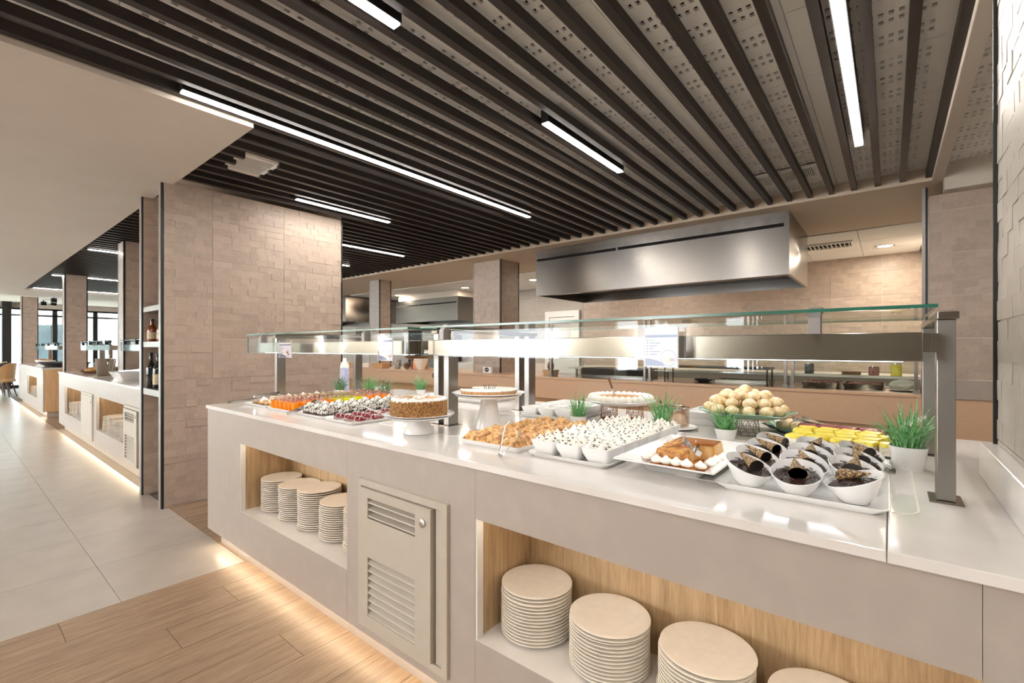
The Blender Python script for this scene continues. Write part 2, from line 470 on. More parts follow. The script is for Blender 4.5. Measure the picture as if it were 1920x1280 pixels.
for k in range(-9, 97):
    x = 0.083 - PS * (k - 1)
    if x > -2.99:
        slat(x, -6.9 if x < 0.2 else -6.9, 4.985 if x < 0.25 else 1.0)
    elif x < -15.3:
        continue
    else:
        if -4.0 < x < -3.58:
            slat(x, 1.21, 1.38); slat(x, 1.62, 4.985)
        else:
            slat(x, 1.21 if x > -4.56 or x < -5.2 else 2.73, 4.985)
# ceiling beams and bulkheads
struct('trim_1', MB().box(0.262, 0.33, -1.6, 5.0, 2.625, 2.765), K['plaster'], bevel=0.004)
struct('trim_2', MB().box(0.331, 1.6, 4.93, 5.05, 2.53, 2.765), K['plaster'], bevel=0.004)
struct('trim_3', MB().box(-15.35, 0.262, 4.99, 5.02, 2.636, 2.70), K['warm_lit_plaster'])
# kitchen ceiling panels
cp = {}
def cpanel(w, d):
    k = (w, d)
    if k not in cp: cp[k] = MB().box(0.003, w - 0.003, 0.003, d - 0.003, 0, 0.01).mesh('ceiling_panel', K['ctile'])
    return cp[k]
kceil = struct('ceiling_kitchen', MB().box(-12, 0.33, 6.55, 8.5, 2.6395, 2.645), K['grout'])
kceil['label'] = 'suspended panel ceiling over the kitchen'
for i in range(18):
    for k in range(3):
        put('ceiling_panel', cpanel(0.61, 0.64), kceil, (0.32 - 0.61 * (i + 1), 6.56 + 0.645 * k, 2.628))

# ------------------------------------------------------------------ structure: tiled walls
_wt = {}
def wall_tile(w, h, var, light=False):
    key = (round(w, 3), round(h, 3), var, light)
    if key in _wt: return _wt[key]
    rr = random.Random(var * 31 + 5)
    mb = MB(); g = 0.0016
    rows = max(1, round(h / 0.0567)); rh = h / rows
    cell = 0.0763
    for r in range(rows):
        x = 0.0
        while x < w - 1e-6:
            wd = cell * rr.choice((1, 1, 1, 2, 0.75))
            if w - (x + wd) < 0.03: wd = w - x
            x1 = min(w, x + wd)
            z0 = r * rh + (g if r == 0 else 0); z1 = (r + 1) * rh - (g if r == rows - 1 else 0)
            a = max(x, g); b = min(x1, w - g)
            p = 0.003 + (0.4 if light else 1.0) * rr.choice((0, 0, 0.0015, 0.0032, 0.0052))
            tl = rr.uniform(-0.0006, 0.0006); tz = rr.uniform(-0.0006, 0.0006)
            v = [(a, 0, z0), (b, 0, z0), (b, 0, z1), (a, 0, z1), (a, -p - tl - tz, z0), (b, -p + tl - tz, z0), (b, -p + tl + tz, z1), (a, -p - tl + tz, z1)]
            mb.add(v, [(4,5,6,7),(0,1,5,4),(1,2,6,5),(2,3,7,6),(3,0,4,7)], 0, rr.random())
            x = x1
    _wt[key] = mb.mesh('wall_tile', K['wtile_light'] if light else K['wtile'], tone=True)
    return _wt[key]
TW, THH = 0.611, 0.34
def tile_face(parent, org, rz, length, z0, z1, first=TW, zoff=0.017, light=False, seed=0):
    """covers a vertical face with tiles; org = lower start corner; rz turns local +x along the face, face looks to local -y"""
    ux, uy = math.cos(rz), math.sin(rz)
    u = 0.0; w = min(first, length); n = 0
    while u < length - 0.004:
        w = min(w, length - u)
        z = z0
        zz = math.floor((z0 - zoff) / THH + 1e-6) * THH + zoff + THH
        while z < z1 - 0.004:
            zz = min(zz, z1)
            put('wall_tile', wall_tile(w, zz - z, (n * 3 + seed) % 7, light), parent, (org[0] + ux * u - parent.location.x, org[1] + uy * u - parent.location.y, z), rz)
            n += 1
            z = zz; zz += THH
        u += w; w = TW

# partition block with the bottle shelf
part = struct('wall_partition', MB().box(-5.12, -4.551, 1.52, 2.70, 0, ZS).box(-4.60, -4.551, 1.14, 1.52, 0, ZS).box(-5.19, -5.12, 1.14, 2.70, 0, ZS), K['wgrout'])
part['label'] = 'tiled partition block with bottle shelves'
tile_face(part, (-4.551, 1.137, 0), PI / 2, 1.563, 0, ZS, first=0.348)
tile_face(part, (-5.119, 1.52, 0), 0, 0.52, 0, ZS, seed=2)
tile_face(part, (-5.119, 1.13, 0), PI / 2, 0.385, 0, ZS, seed=4, first=0.385)
for x0, x1 in ((-4.612, -4.565), (-5.19, -5.135)):
    obj('corner_trim', MB().box(x0, x1, 1.118, 1.136, 0, ZS), K['trim'], part)
    obj('edge_strip', MB().box(x1, x1 + 0.014, 1.12, 1.137, 0, ZS), K['black'], part)
obj('corner_trim', MB().box(-4.556, -4.54, 2.70, 2.712, 0, ZS), K['black'], part)
for z0, z1 in ((1.612, 1.658), (1.306, 1.354), (0.894, 0.948)):
    obj('shelf', MB().box(-5.112, -4.612, 1.128, 1.51, z0, z1), K['trim'], part, bevel=0.002)

# tiled end wall standing on the counter at the right
wr = struct('wall_right', MB().box(0.246, 0.8, 1.14, 1.922, 1.022, 2.765), K['wgrout'])
wr['label'] = 'pale tiled wall end above the counter kerb'
tile_face(wr, (0.246, 1.925, 1.022), -PI / 2, 0.785, 1.022, 2.765, light=True, first=0.4)
obj('corner_trim', MB().box(0.233, 0.252, 1.924, 1.932, 1.022, 2.765), K['black'], wr)
struct('trim_4', MB().box(0.208, 0.8, 1.14, 1.965, 0.922, 1.021), K['quartz'], bevel=0.003)

# kitchen right pillar
kp = struct('wall_pier', MB().box(0.25, 1.6, 5.06, 5.6, 0.9, 2.53), K['wgrout'])
kp['label'] = 'tiled pier at the right end of the serving line'
tile_face(kp, (0.25, 5.06, 1.05), 0, 1.3, 1.05, 2.53, first=0.5, seed=3)
obj('edge_strip', MB().box(0.226, 0.240, 5.045, 5.06, 0.92, 2.6), K['black'], kp)
obj('corner_trim', MB().box(0.205, 0.226, 5.045, 5.065, 0.92, 2.6), K['trim'], kp)
obj('ledge', MB().box(0.24, 1.6, 4.985, 5.06, 0.90, 1.045), K['panel'], kp, bevel=0.003)
obj('dado', MB().box(0.202, 1.6, 5.0, 5.055, 0.0, 0.898), K['peach'], kp)

# kitchen back and side walls
wn = struct('wall_north', MB().box(-22, 3, 8.56, 8.9, 0, 2.765).box(-4.97, 0.36, 8.47, 8.56, 0, 2.64), K['wgrout'])
wn['label'] = 'brown tiled kitchen back wall'
tile_face(wn, (-4.97, 8.47, 0.95), 0, 5.33, 0.95, 2.64, seed=1)
tile_face(wn, (-8.0, 8.56, 0.95), 0, 3.03, 0.95, 2.64, seed=5, light=True)
obj('corner_trim', MB().box(-4.985, -4.965, 8.455, 8.475, 0, 2.64), K['grey'], wn)
we = struct('wall_east', MB().box(0.36, 0.5, 5.6, 8.9, 0, 2.64).box(2.9, 3.0, -7, 8.9, 0, 2.765), K['plaster'])
we['label'] = 'white side wall'
# door to the back kitchen
d1 = struct('door_1', MB().box(-5.83, -5.2, 8.50, 8.535, 0.01, 1.96), K['white'])
d1['label'] = 'white kitchen door with glazed upper half'
obj('door_frame', MB().box(-5.95, -5.84, 8.48, 8.55, 0, 2.1).box(-5.19, -5.08, 8.48, 8.55, 0, 2.1).box(-5.84, -5.19, 8.48, 8.55, 1.97, 2.1), K['white'], d1)
obj('pane', MB().box(-5.72, -5.3, 8.494, 8.5, 1.2, 1.9), K['card'], d1)

# columns along the serving lines: one tile face towards the aisle, one towards the camera
def column(name, label, x0, x1, y0, y1, z0, z1, light_front=False, seed=0):
    c = struct(name, MB().box(x0, x1, y0, y1, z0, z1), K['wgrout'])
    c['label'] = label
    tile_face(c, (x0 + 0.012, y0, z0), 0, x1 - x0 - 0.024, z0, z1, light=light_front, seed=seed)
    tile_face(c, (x1, y0 + 0.012, z0), PI / 2, y1 - y0 - 0.024, z0, z1, seed=seed + 2)
    obj('corner_trim', MB().box(x1 - 0.012, x1 + 0.008, y0 - 0.008, y0 + 0.012, z0, z1), K['black'], c)
    obj('corner_trim', MB().box(x0 - 0.004, x0 + 0.012, y0 - 0.008, y0 + 0.004, z0, z1), K['grey'], c)
    obj('corner_trim', MB().box(x1 - 0.004, x1 + 0.008, y1 - 0.012, y1 + 0.006, z0, z1), K['black'], c)
    return c
column('wall_column', 'tiled column on the serving line beside the big hood', -5.12, -4.565, 5.34, 5.78, 0.90, 2.64)
column('wall_column', 'slender tiled column on the serving line by the far hood', -8.11, -7.77, 5.44, 5.70, 0.90, 2.64, True, 2)
column('wall_column', 'tiled column rising from the counter behind the bottle shelves', -7.83, -7.545, 1.47, 2.05, 0.90, ZS, True, 1)
column('wall_column', 'ledger stone column rising from the far counter', -12.05, -11.83, 1.45, 1.76, 0, ZS, True, 3)
column('wall_column', 'plain tiled column near the window wall', -17.75, -17.4, 1.33, 1.62, 0, 2.635, False, 4)

# window walls
def win_wall_x(name, x, ys, z0, z1, y_lo, y_hi, label):
    o = struct(name, MB().box(x - 0.2, x, y_lo, y_hi, 0, z0).box(x - 0.2, x, y_lo, y_hi, z1, 2.765), K['plaster'])
    o['label'] = label
    return o
ww = win_wall_x('wall_west', -21.9, None, 0.02, 2.6, -7, 8.9, 'window wall at the far end of the room')
def west_window(n, y0, y1):
    fr = struct('window_%d' % n, MB().box(-21.96, -21.88, y0, y0 + 0.06, 0.02, 2.6).box(-21.96, -21.88, y1 - 0.06, y1, 0.02, 2.6)
                .box(-21.96, -21.88, y0, y1, 2.54, 2.6).box(-21.96, -21.88, y0, y1, 0.02, 0.10).box(-21.96, -21.88, y0, y1, 2.34, 2.39), K['black'])
    fr['label'] = 'tall black framed window at the end of the aisle'
    obj('pane', MB().box(-21.93, -21.92, y0 + 0.06, y1 - 0.06, 0.1, 2.34), K['glass'], fr)
    obj('pane', MB().box(-21.93, -21.92, y0 + 0.06, y1 - 0.06, 2.39, 2.54), K['glass'], fr)
ys = [-6.9, -5.4, -3.9, -2.4, -1.1, 0.2, 1.31, 2.44, 3.47, 4.6, 5.8, 7.0, 8.2]
for i in range(len(ys) - 1): west_window(i + 1, ys[i], ys[i + 1])
cl = struct('wall_mullion', MB().box(-21.9, -21.6, 1.22, 1.42, 0, 2.765), K['black'])
cl['label'] = 'black steel column in the window wall'
mb = MB().box(-22, 3, -7.2, -7, 0, 0.4).box(-22, 3, -7.2, -7, 2.5, 2.765)
edge = -22
for wx, ww_ in WIN:
    mb.box(edge, wx - ww_/2 - 0.02, -7.2, -7, 0.4, 2.5); edge = wx + ww_/2 + 0.02
mb.box(edge, 3, -7.2, -7, 0.4, 2.5)
ws = struct('wall_south', mb, K['plaster']); ws['label'] = 'wall with wide windows opposite the counters'
# ------------------------------------------------------------------ counters
ZC = 0.921
ORD = ['topmost', 'second', 'third', 'fourth', 'fifth', 'sixth', 'seventh', 'eighth', 'ninth', 'tenth', 'eleventh', 'twelfth',
       'thirteenth', 'fourteenth', 'fifteenth', 'sixteenth', 'seventeenth', 'eighteenth', 'nineteenth', 'twentieth']

def louvre_door(par, x0, x1, z0, z1, yf, louvred=True, ajar=0.0):
    """frame and leaf set into the counter front at y = yf"""
    fr = obj('door_frame', MB().box(x0, x1, yf - 0.012, yf + 0.03, z1 - 0.028, z1).box(x0, x1, yf - 0.012, yf + 0.03, z0, z0 + 0.028)
             .box(x0, x0 + 0.02, yf - 0.012, yf + 0.03, z0 + 0.028, z1 - 0.028).box(x1 - 0.03, x1, yf - 0.012, yf + 0.03, z0 + 0.028, z1 - 0.028), K['louvre'], par, world=True, bevel=0.0015)
    obj('door_void', MB().box(x0 + 0.02, x1 - 0.03, yf + 0.022, yf + 0.03, z0 + 0.028, z1 - 0.028), K['void'], par, world=True)  # dark sheet in place of the shaded space behind the leaf
    a0, a1, c0, c1 = x0 + 0.023, x1 - 0.075, z0 + 0.031, z1 - 0.031
    y0, y1 = yf - 0.022, yf + 0.012
    if not louvred:
        lf = obj('door_leaf', MB().box(a0, x1 - 0.035, yf - 0.014, yf + 0.012, c0, c1), K['louvre'], par, world=True, bevel=0.002)
        obj('lock', MB().lathe([(0.014, 0), (0.014, 0.006), (0.006, 0.007)], 14).xf(Matrix.Translation((x1 - 0.075, yf - 0.014, c1 - 0.07)) @ Matrix.Rotation(PI/2, 4, 'X')), K['chrome'], lf, world=True)
        return
    sx0, sx1 = a0 + 0.06, a1 - 0.085
    t0, t1 = c1 - 0.118, c1 - 0.035
    b0, b1 = c0 + 0.035, c0 + 0.275
    mb = MB().box(a0, sx0, y0, y1, c0, c1).box(sx1, a1, y0, y1, c0, c1)
    mb.box(sx0, sx1, y0, y1, c0, b0).box(sx0, sx1, y0, y1, b1, t0).box(sx0, sx1, y0, y1, t1, c1)
    lf = obj('door_leaf', mb, K['louvre'], par, world=True)
    obj('hinge_rail', MB().box(a1 + 0.012, x1 - 0.034, yf - 0.006, yf + 0.02, c0, c1), K['louvre'], par, world=True)
    def lou(z, h):
        v = [(sx0, y0 + 0.002, z), (sx1, y0 + 0.002, z), (sx1, y1 - 0.004, z + h), (sx0, y1 - 0.004, z + h)]
        v += [(p[0], p[1] + 0.001, p[2] + 0.004) for p in v]
        m = MB().add(v, [(0,3,2,1),(4,5,6,7),(0,1,5,4),(1,2,6,5),(2,3,7,6),(3,0,4,7)])
        obj('louvre', m, K['louvre'], lf, world=True)
    for k in range(3): lou(t0 + 0.006 + k * (t1 - t0) / 3, 0.012)
    for k in range(8): lou(b0 + 0.001 + k * (b1 - b0) / 8, 0.024)
    obj('lock', MB().lathe([(0.015, 0), (0.015, 0.006), (0.007, 0.007)], 16).xf(Matrix.Translation((a1 - 0.04, y0, c1 - 0.055)) @ Matrix.Rotation(PI/2, 4, 'X')), K['chrome'], lf, world=True)

def counter(name, label, x0, x1, yf, yb, niches, doors, seams, front, endmat, depth=0.305, zn=(0.327, 0.73), led=True):
    t = thing(name, label, 'counter', ((x0 + x1) / 2, (yf + yb) / 2, 0))
    zb, zt = 0.10, 0.898
    cuts = sorted([(a, b, zn[0], zn[1], 'n') for a, b in niches] + [(a + 0.004, b - 0.004, z0 + 0.004, z1 - 0.004, 'd') for a, b, z0, z1, _ in doors])
    edges = [x0] + sorted(seams) + [x1]
    for i in range(len(edges) - 1):
        a, b = edges[i] + (0.0006 if i else 0), edges[i + 1] - (0.0006 if i < len(edges) - 2 else 0)
        m = MB(); u = a
        for c0, c1, h0, h1, kd in cuts:
            if c0 < a - 1e-3 or c1 > b + 1e-3: continue
            if c0 > u + 1e-4: m.box(u, c0, yf, yf + 0.02, zb, zt)
            m.box(c0, c1, yf, yf + 0.02, zb, h0).box(c0, c1, yf, yf + 0.02, h1, zt)
            u = c1
        if u < b - 1e-4: m.box(u, b, yf, yf + 0.02, zb, zt)
        obj('front_panel', m, front, t, world=True)
    obj('end_panel', MB().box(x0, x0 + 0.02, yf + 0.02, yb, zb, zt), endmat, t, world=True)
    obj('end_panel', MB().box(x1 - 0.02, x1, yf + 0.02, yb, zb, zt), endmat, t, world=True)
    obj('rear_panel', MB().box(x0 + 0.02, x1 - 0.02, yb - 0.02, yb, zb, zt), front, t, world=True)
    obj('plinth', MB().box(x0 + 0.06, x1 - 0.06, yf + 0.06, yb - 0.06, 0, zb), K['panel'], t, world=True)
    if led:
        obj('led_strip', MB().box(x0 + 0.06, x1 - 0.06, yf + 0.030, yf + 0.042, zb - 0.012, zb - 0.002), K['warm'], t, world=True)
    for a, b in niches:
        e = 0.016
        obj('niche_lining', MB().box(a, b, yf + depth, yf + depth + e, zn[0], zn[1]).box(a, a + 0.0001 + e - e, yf + 0.02, yf + depth, zn[0], zn[1])
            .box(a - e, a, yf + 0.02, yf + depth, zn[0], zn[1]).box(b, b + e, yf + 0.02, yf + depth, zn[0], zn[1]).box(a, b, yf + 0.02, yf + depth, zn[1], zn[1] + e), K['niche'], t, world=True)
        obj('niche_shelf', MB().box(a - e, b + e, yf + 0.0004, yf + depth + e, zn[0] - 0.02, zn[0] + 0.0012), K['quartz'], t, world=True)
        obj('edge_band', MB().box(a, a + 0.008, yf + 0.0012, yf + 0.03, zn[0], zn[1]), K['quartz'], t, world=True)
        obj('niche_led', MB().box(a + 0.03, b - 0.03, yf + 0.024, yf + 0.032, zn[1] - 0.006, zn[1] - 0.001), K['nled'], t, world=True)
    for a, b, z0, z1, lv in doors: louvre_door(t, a, b, z0, z1, yf, lv)
    return t

YF, YB = 1.125, 2.66
main = counter('buffet_counter', 'long greige island counter with plate niches under the dessert display', -3.53, 0.8, YF, YB,
               [(-3.007, -1.848), (-1.072, 0.123)], [(-1.742, -1.198, 0.138, 0.752, True)], [-1.8475, -1.0725, 0.1235], K['panel'], K['panel'])
lc1 = counter('buffet_counter', 'greige counter with two plate niches behind the tiled partition', -10.35, -5.2, 1.2, YB,
              [(-9.82, -8.49), (-7.535, -6.17)], [(-8.42, -7.69, 0.14, 0.72, False), (-6.105, -5.5, 0.12, 0.72, True)], [-8.488, -7.537, -6.168], K['panel'], K['oak'], zn=(0.30, 0.71))
lc2 = counter('buffet_counter', 'far counter with oak end panel near the window wall', -16.4, -12.2, 1.2, YB,
              [(-14.69, -13.08)], [], [-14.692, -13.078], K['panel'], K['oak'], zn=(0.31, 0.71))
def worktop(label, x0, x1, yf, yb, seams):
    t = thing('worktop', label, 'worktop', ((x0 + x1) / 2, (yf + yb) / 2, 0.898))
    e = [x0] + seams + [x1]
    for i in range(len(e) - 1):
        obj('slab', MB().box(e[i] + (0.0006 if i else 0), e[i + 1] - (0.0006 if i < len(e) - 2 else 0), yf - 0.01, yb + 0.012, 0.898, ZC), K['quartz'], t, world=True, bevel=0.002)
    return t
wt = worktop('white polished quartz worktop carrying the desserts', -3.535, 0.8, YF, YB, [-0.004])
def ring(hx, hy, cr, c, par):
    m = MB().rrect([(hx, hy, cr, ZC - 0.0005), (hx, hy, cr, ZC + 0.0012), (hx - 0.005, hy - 0.005, cr - 0.005, ZC + 0.0012), (hx - 0.005, hy - 0.005, cr - 0.005, ZC - 0.0005)], c, 6, False, False)
    obj('hob_inlay_edge', m, K['stone'], par, world=True)
ring(0.29, 0.34, 0.05, (-0.235, 1.72), wt)
ring(0.29, 0.34, 0.05, (-1.72, 1.72), wt)
worktop('white worktop of the counter behind the partition', -10.355, -5.2, 1.2, YB, [-7.8])
worktop('white worktop of the far counter', -16.405, -12.195, 1.2, YB, [])

# ------------------------------------------------------------------ plates, each its own object
def plate_mesh(r, n=48):
    k = r / 0.12
    return MB().lathe([(0.064*k, 0), (0.070*k, 0.0), (0.076*k, 0.0045), (0.106*k, 0.0118), (0.1185*k, 0.0136), (0.12*k, 0.0150), (0.1195*k, 0.0164), (0.117*k, 0.0166), (0.100*k, 0.0132), (0.066*k, 0.0066), (0.01*k, 0.0062)], n).mesh('plate', K['stone'], smooth=50)
pm_big, pm_mid, pm_small = plate_mesh(0.1215, 72), plate_mesh(0.113), plate_mesh(0.128, 24)
def plate_stack(me, x, y, z, n, where, pitch=0.0108, wob=0.002, seed=0):
    rr = random.Random(seed)
    ox = oy = 0
    for k in range(n):
        if k and rr.random() < 0.16: ox, oy = rr.uniform(-2, 2) * wob, rr.uniform(-2, 2) * wob
        o = put('plate', me, None, (x + ox, y + oy, z + 0.0016 + k * pitch))
        i = n - 1 - k
        pos = ORD[i] + (' from top' if i else '')
        if k == 0: pos = 'lowest'
        tag(o, 'cream plate, %s, %s' % (pos, where), 'plate', 'plates stacked in the counter niches')
ORD1 = ['first', 'second', 'third', 'fourth', 'fifth']
for i, (x, n) in enumerate(zip((-2.87, -2.645, -2.42, -2.195, -1.97), (17, 17, 19, 17, 18))):
    plate_stack(pm_mid, x, 1.31, 0.327, n, ORD1[i] + ' stack from the oak end, niche left of louvred door', seed=i)
for i, (x, n) in enumerate(zip((-0.945, -0.669, -0.385, -0.108), (15, 14, 15, 13))):
    plate_stack(pm_big, x, 1.296, 0.327, n, ['first stack right of the louvred door', 'second stack right of the louvred door', 'third stack right of the louvred door', 'fourth stack right of the louvred door'][i], seed=20 + i, wob=0.003)
for i, x in enumerate((-9.55, -9.28, -9.0, -8.72)):
    plate_stack(pm_small, x, 1.345, 0.30, (14, 15, 15, 14)[i], ['far-end', 'second', 'third', 'fourth'][i] + ' stack beside the plain door behind the partition', pitch=0.0125, seed=40 + i)
for i, x in enumerate((-7.28, -7.0, -6.72, -6.43)):
    plate_stack(pm_small, x, 1.345, 0.30, (14, 15, 14, 15)[i], ['far-end', 'second', 'third', 'fourth'][i] + ' stack in the niche next to the partition', pitch=0.0125, seed=50 + i)
for i, x in enumerate((-14.3, -13.95, -13.6)):
    plate_stack(pm_small, x, 1.345, 0.31, 8, ['far-end', 'middle', 'near-end'][i] + ' stack in the farthest counter', pitch=0.022, seed=60 + i)

# ------------------------------------------------------------------ sneeze guards
def gl(x0, x1, y0, y1, z0, z1, thin):
    """glass sheet: clear faces, coloured cut edges (material 1)"""
    m = MB().box(x0, x1, y0, y1, z0, z1)
    big = {'z': (0, 1), 'y': (2, 4), 'x': (3, 5)}[thin]
    m.m = [0 if i in big else 1 for i in range(6)]
    k = big[1]      # one clear face is enough for a thin sheet
    for q in (m.f, m.m, m.t): q.pop(k)
    return m
def guard(label, xl, xr, clamps, xgl, xgr, yoff=0.0, x_end_bracket=True, z=0.0):
    t = thing('sneeze_guard', label, 'sneeze guard', ((xl + xr) / 2, 1.88 + yoff, ZC))
    Y = lambda v: v + yoff
    for xa in (xl, xr - 0.035):
        for y0 in (1.55, 2.195):
            obj('post', MB().box(xa, xa + 0.035, Y(y0), Y(y0 + 0.065), ZC + 0.004, 1.37), K['steelz'], t, world=True, bevel=0.002)
            obj('base_plate', MB().box(xa - 0.014, xa + 0.049, Y(y0 - 0.014), Y(y0 + 0.079), ZC, ZC + 0.004), K['steel'], t, world=True)
        obj('cross_arm', MB().box(xa, xa + 0.04, Y(1.535), Y(2.275), 1.370, 1.388), K['steel'], t, world=True, bevel=0.002)
        obj('side_bracket', MB().box(xa - 0.03 if xa > xl else xa + 0.036, xa - 0.001 if xa > xl else xa + 0.06, Y(1.5), Y(1.6), 1.29, 1.335), K['steel'], t, world=True)
    for y0 in (1.425, 2.20):
        h = obj('lamp_housing', MB().box(xl + 0.03, xr - 0.065, Y(y0), Y(y0 + 0.09), 1.268, 1.336), K['steel'], t, world=True, bevel=0.002)
        obj('led_tube', MB().box(xl + 0.07, xr - 0.10, Y(y0 + 0.03), Y(y0 + 0.06), 1.2662, 1.2678), K['gled'], h, world=True)
    obj('top_glass', gl(xgl + 0.01, xgr, Y(1.37), Y(2.0), 1.3885, 1.3965, 'z'), [K['glass'], K['gedge']], t, world=True)
    obj('front_glass', gl(xgl, xgr - 0.01, Y(1.384), Y(1.392), 1.262, 1.372, 'y'), [K['glass'], K['gedge2']], t, world=True)
    for cxx in clamps:
        m = MB()
        pts = [(1.362, 1.335), (1.362, 1.375), (1.385, 1.402), (1.43, 1.402), (1.43, 1.388), (1.398, 1.385), (1.398, 1.335)]
        a = [(cxx - 0.013, Y(p), q) for p, q in pts]; b = [(cxx + 0.013, Y(p), q) for p, q in pts]
        m.loft([a, b])
        obj('glass_clamp', m, K['grey'], t, world=True)
    return t
guard('glass sneeze guard with steel lamp bar over the right half of the desserts', -1.69, 0.125, [-1.5, -0.145], -1.66, 0.082)
guard('glass sneeze guard with steel lamp bar over the jelly cups', -3.51, -1.728, [-3.3, -2.09], -3.56, -1.74)

# ------------------------------------------------------------------ linear lights between the slats
def strip(x, y0, y1, label, zoff=0.0):
    t = thing('linear_light', label, 'ceiling light', (x, (y0 + y1) / 2, 2.65), 0, 'linear lights hung between the slats')
    L = (y1 - y0) / 2
    obj('housing', MB().box(-0.027, 0.027, -L, L, -0.002, 0.078), K['black'], t)
    obj('diffuser', MB().box(-0.021, 0.021, -L + 0.004, L - 0.004, -0.007, -0.0021), K['led'], t)
strip(-2.886, 0.795, 3.83, 'long linear light above the far end of the dessert counter')
strip(-1.602, 0.15, 1.21, 'short linear light in line with the one above the tart, on the aisle side')
strip(-1.602, 2.28, 3.29, 'short linear light between the slats above the cream pie')
strip(-0.158, 1.8, 3.86, 'linear light above the profiteroles, nearest the tiled end wall')
strip(-1.602, -4.2, -1.2, 'added unseen linear light on the window side of the aisle')  # out of view, added so light off the floor brightens the ceiling
strip(-0.158, -3.6, -0.6, 'added unseen linear light behind the tiled end wall line')  # second added fixture out of view, for floor bounce
strip(1.125, -3.6, 0.6, 'added unseen linear light beyond the tiled end wall')  # third added fixture out of view, for floor bounce
strip(-4.17, 2.03, 3.04, 'linear light grazing the top of the tiled partition')
strip(-5.54, 3.3, 4.29, 'linear light just beyond the tiled partition')
strip(-6.9, 3.23, 4.24, 'linear light in the second row beyond the partition')
strip(-8.5, 1.27, 3.3, 'linear light above the counter behind the partition')
strip(-12.02, 1.3, 3.3, 'linear light above the gap between the far counters')
strip(-14.9, 1.31, 3.3, 'last linear light towards the window wall')
def vent(label, x0, x1, y0, y1, z, n, par_z=0.03):
    t = thing('air_vent', label, 'air vent', ((x0 + x1) / 2, (y0 + y1) / 2, z))
    obj('frame', MB().box(x0, x1, y0, y0 + 0.025, z, z + 0.02).box(x0, x1, y1 - 0.025, y1, z, z + 0.02).box(x0, x0 + 0.025, y0 + 0.025, y1 - 0.025, z, z + 0.02).box(x1 - 0.025, x1, y0 + 0.025, y1 - 0.025, z, z + 0.02), K['ctile'], t, world=True)
    obj('backing', MB().box(x0, x1, y0, y1, z + 0.02, z + 0.024), K['void'], t, world=True)
    for k in range(n):
        xx = x0 + 0.025 + (x1 - x0 - 0.05) * (k + 0.5) / n
        obj('fin', MB().box(xx - 0.0035, xx + 0.0035, y0 + 0.025, y1 - 0.025, z + 0.002, z + 0.018), K['ctile'], t, world=True)
vent('white slotted air grille set into cut slats', -3.98, -3.6, 1.36, 1.64, 2.69, 9)
vent('grey air grille above the slats near the big hood', -0.94, -0.44, 4.28, 4.6, 2.715, 30)
vent('long air grille in the kitchen ceiling beside the big hood', -1.5, -0.35, 7.08, 7.4, 2.604, 24)
def downlight(x, y, label):
    t = thing('downlight', label, 'downlight', (x, y, 2.628), 0, 'recessed kitchen downlights')
    obj('rim', MB().lathe([(0.105, 0), (0.105, -0.006), (0.085, -0.008), (0.08, -0.002)], 28, cap0=False, cap1=False), K['chrome'], t, smooth=40)
    obj('lens', MB().lathe([(0.081, -0.003), (0.081, -0.001)], 28), K['down'], t)
    d = bpy.data.lights.new('downlight_beam', 'AREA'); d.shape = 'DISK'; d.size = 0.15; d.energy = 10; d.color = (1.0, 0.87, 0.7)
    l = bpy.data.objects.new('downlight_beam', d); COL.objects.link(l); l.parent = t; l.location = (0, 0, -0.012)
downlight(-0.045, 7.75, 'recessed downlight beside the kitchen air grille')
downlight(-7.26, 7.29, 'recessed downlight in front of the second hood')
downlight(-9.64, 7.30, 'recessed downlight over the left end of the second hood')
downlight(-3.2, 7.3, 'recessed downlight behind the big hood')
downlight(-5.4, 7.3, 'recessed downlight above the kitchen door')

# ------------------------------------------------------------------ extraction hoods
def hood(label, x0, x1, y0, y1, z0, z1, m, slot=True):
    t = thing('extraction_hood', label, 'hood', ((x0 + x1) / 2, (y0 + y1) / 2, z0))
    e = 0.03
    obj('canopy', MB().box(x0, x1, y0, y0 + e, z0, z1).box(x0, x1, y1 - e, y1, z0, z1).box(x0, x0 + e, y0 + e, y1 - e, z0, z1).box(x1 - e, x1, y0 + e, y1 - e, z0, z1), m, t, world=True)
    obj('filter_bank', MB().box(x0 + e, x1 - e, y0 + e, y1 - e, z0 + 0.12, z0 + 0.14), K['black'], t, world=True)
    obj('grease_rail', MB().box(x0 + e, x1 - e, y0 + e + 0.25, y0 + e + 0.29, z0 + 0.03, z0 + 0.07), K['steel'], t, world=True)
    if slot:
        zs = z1 - 0.135
        mid = (x0 * 0.60 + x1 * 0.40)
        obj('air_slot', MB().box(x0 + 0.02, mid - 0.012, y0 - 0.002, y0 + 0.001, zs - 0.017, zs + 0.017), K['void'], t, world=True)  # dark strips laid on the canopy in place of shaded slots
        obj('air_slot', MB().box(mid + 0.012, x1 - 0.045, y0 - 0.002, y0 + 0.001, zs - 0.017, zs + 0.017), K['void'], t, world=True)
    return t
hood('large brushed steel hood over the serving line', -3.79, -0.755, 5.19, 6.48, 2.016, 2.638, K['dsteel'])
hood('smaller steel hood in the kitchen behind the tiled columns', -9.9, -7.62, 7.42, 8.4, 1.936, 2.485, K['dsteel'])
struct('trim_5', MB().box(-9.85, -7.66, 7.47, 8.45, 2.4851, 2.627), K['plaster'])
hood('brown steel hood seen past the edge of the tiled partition', -14.0, -10.9, 6.6, 8.3, 1.99, 2.638, K['brown_steel'], False)

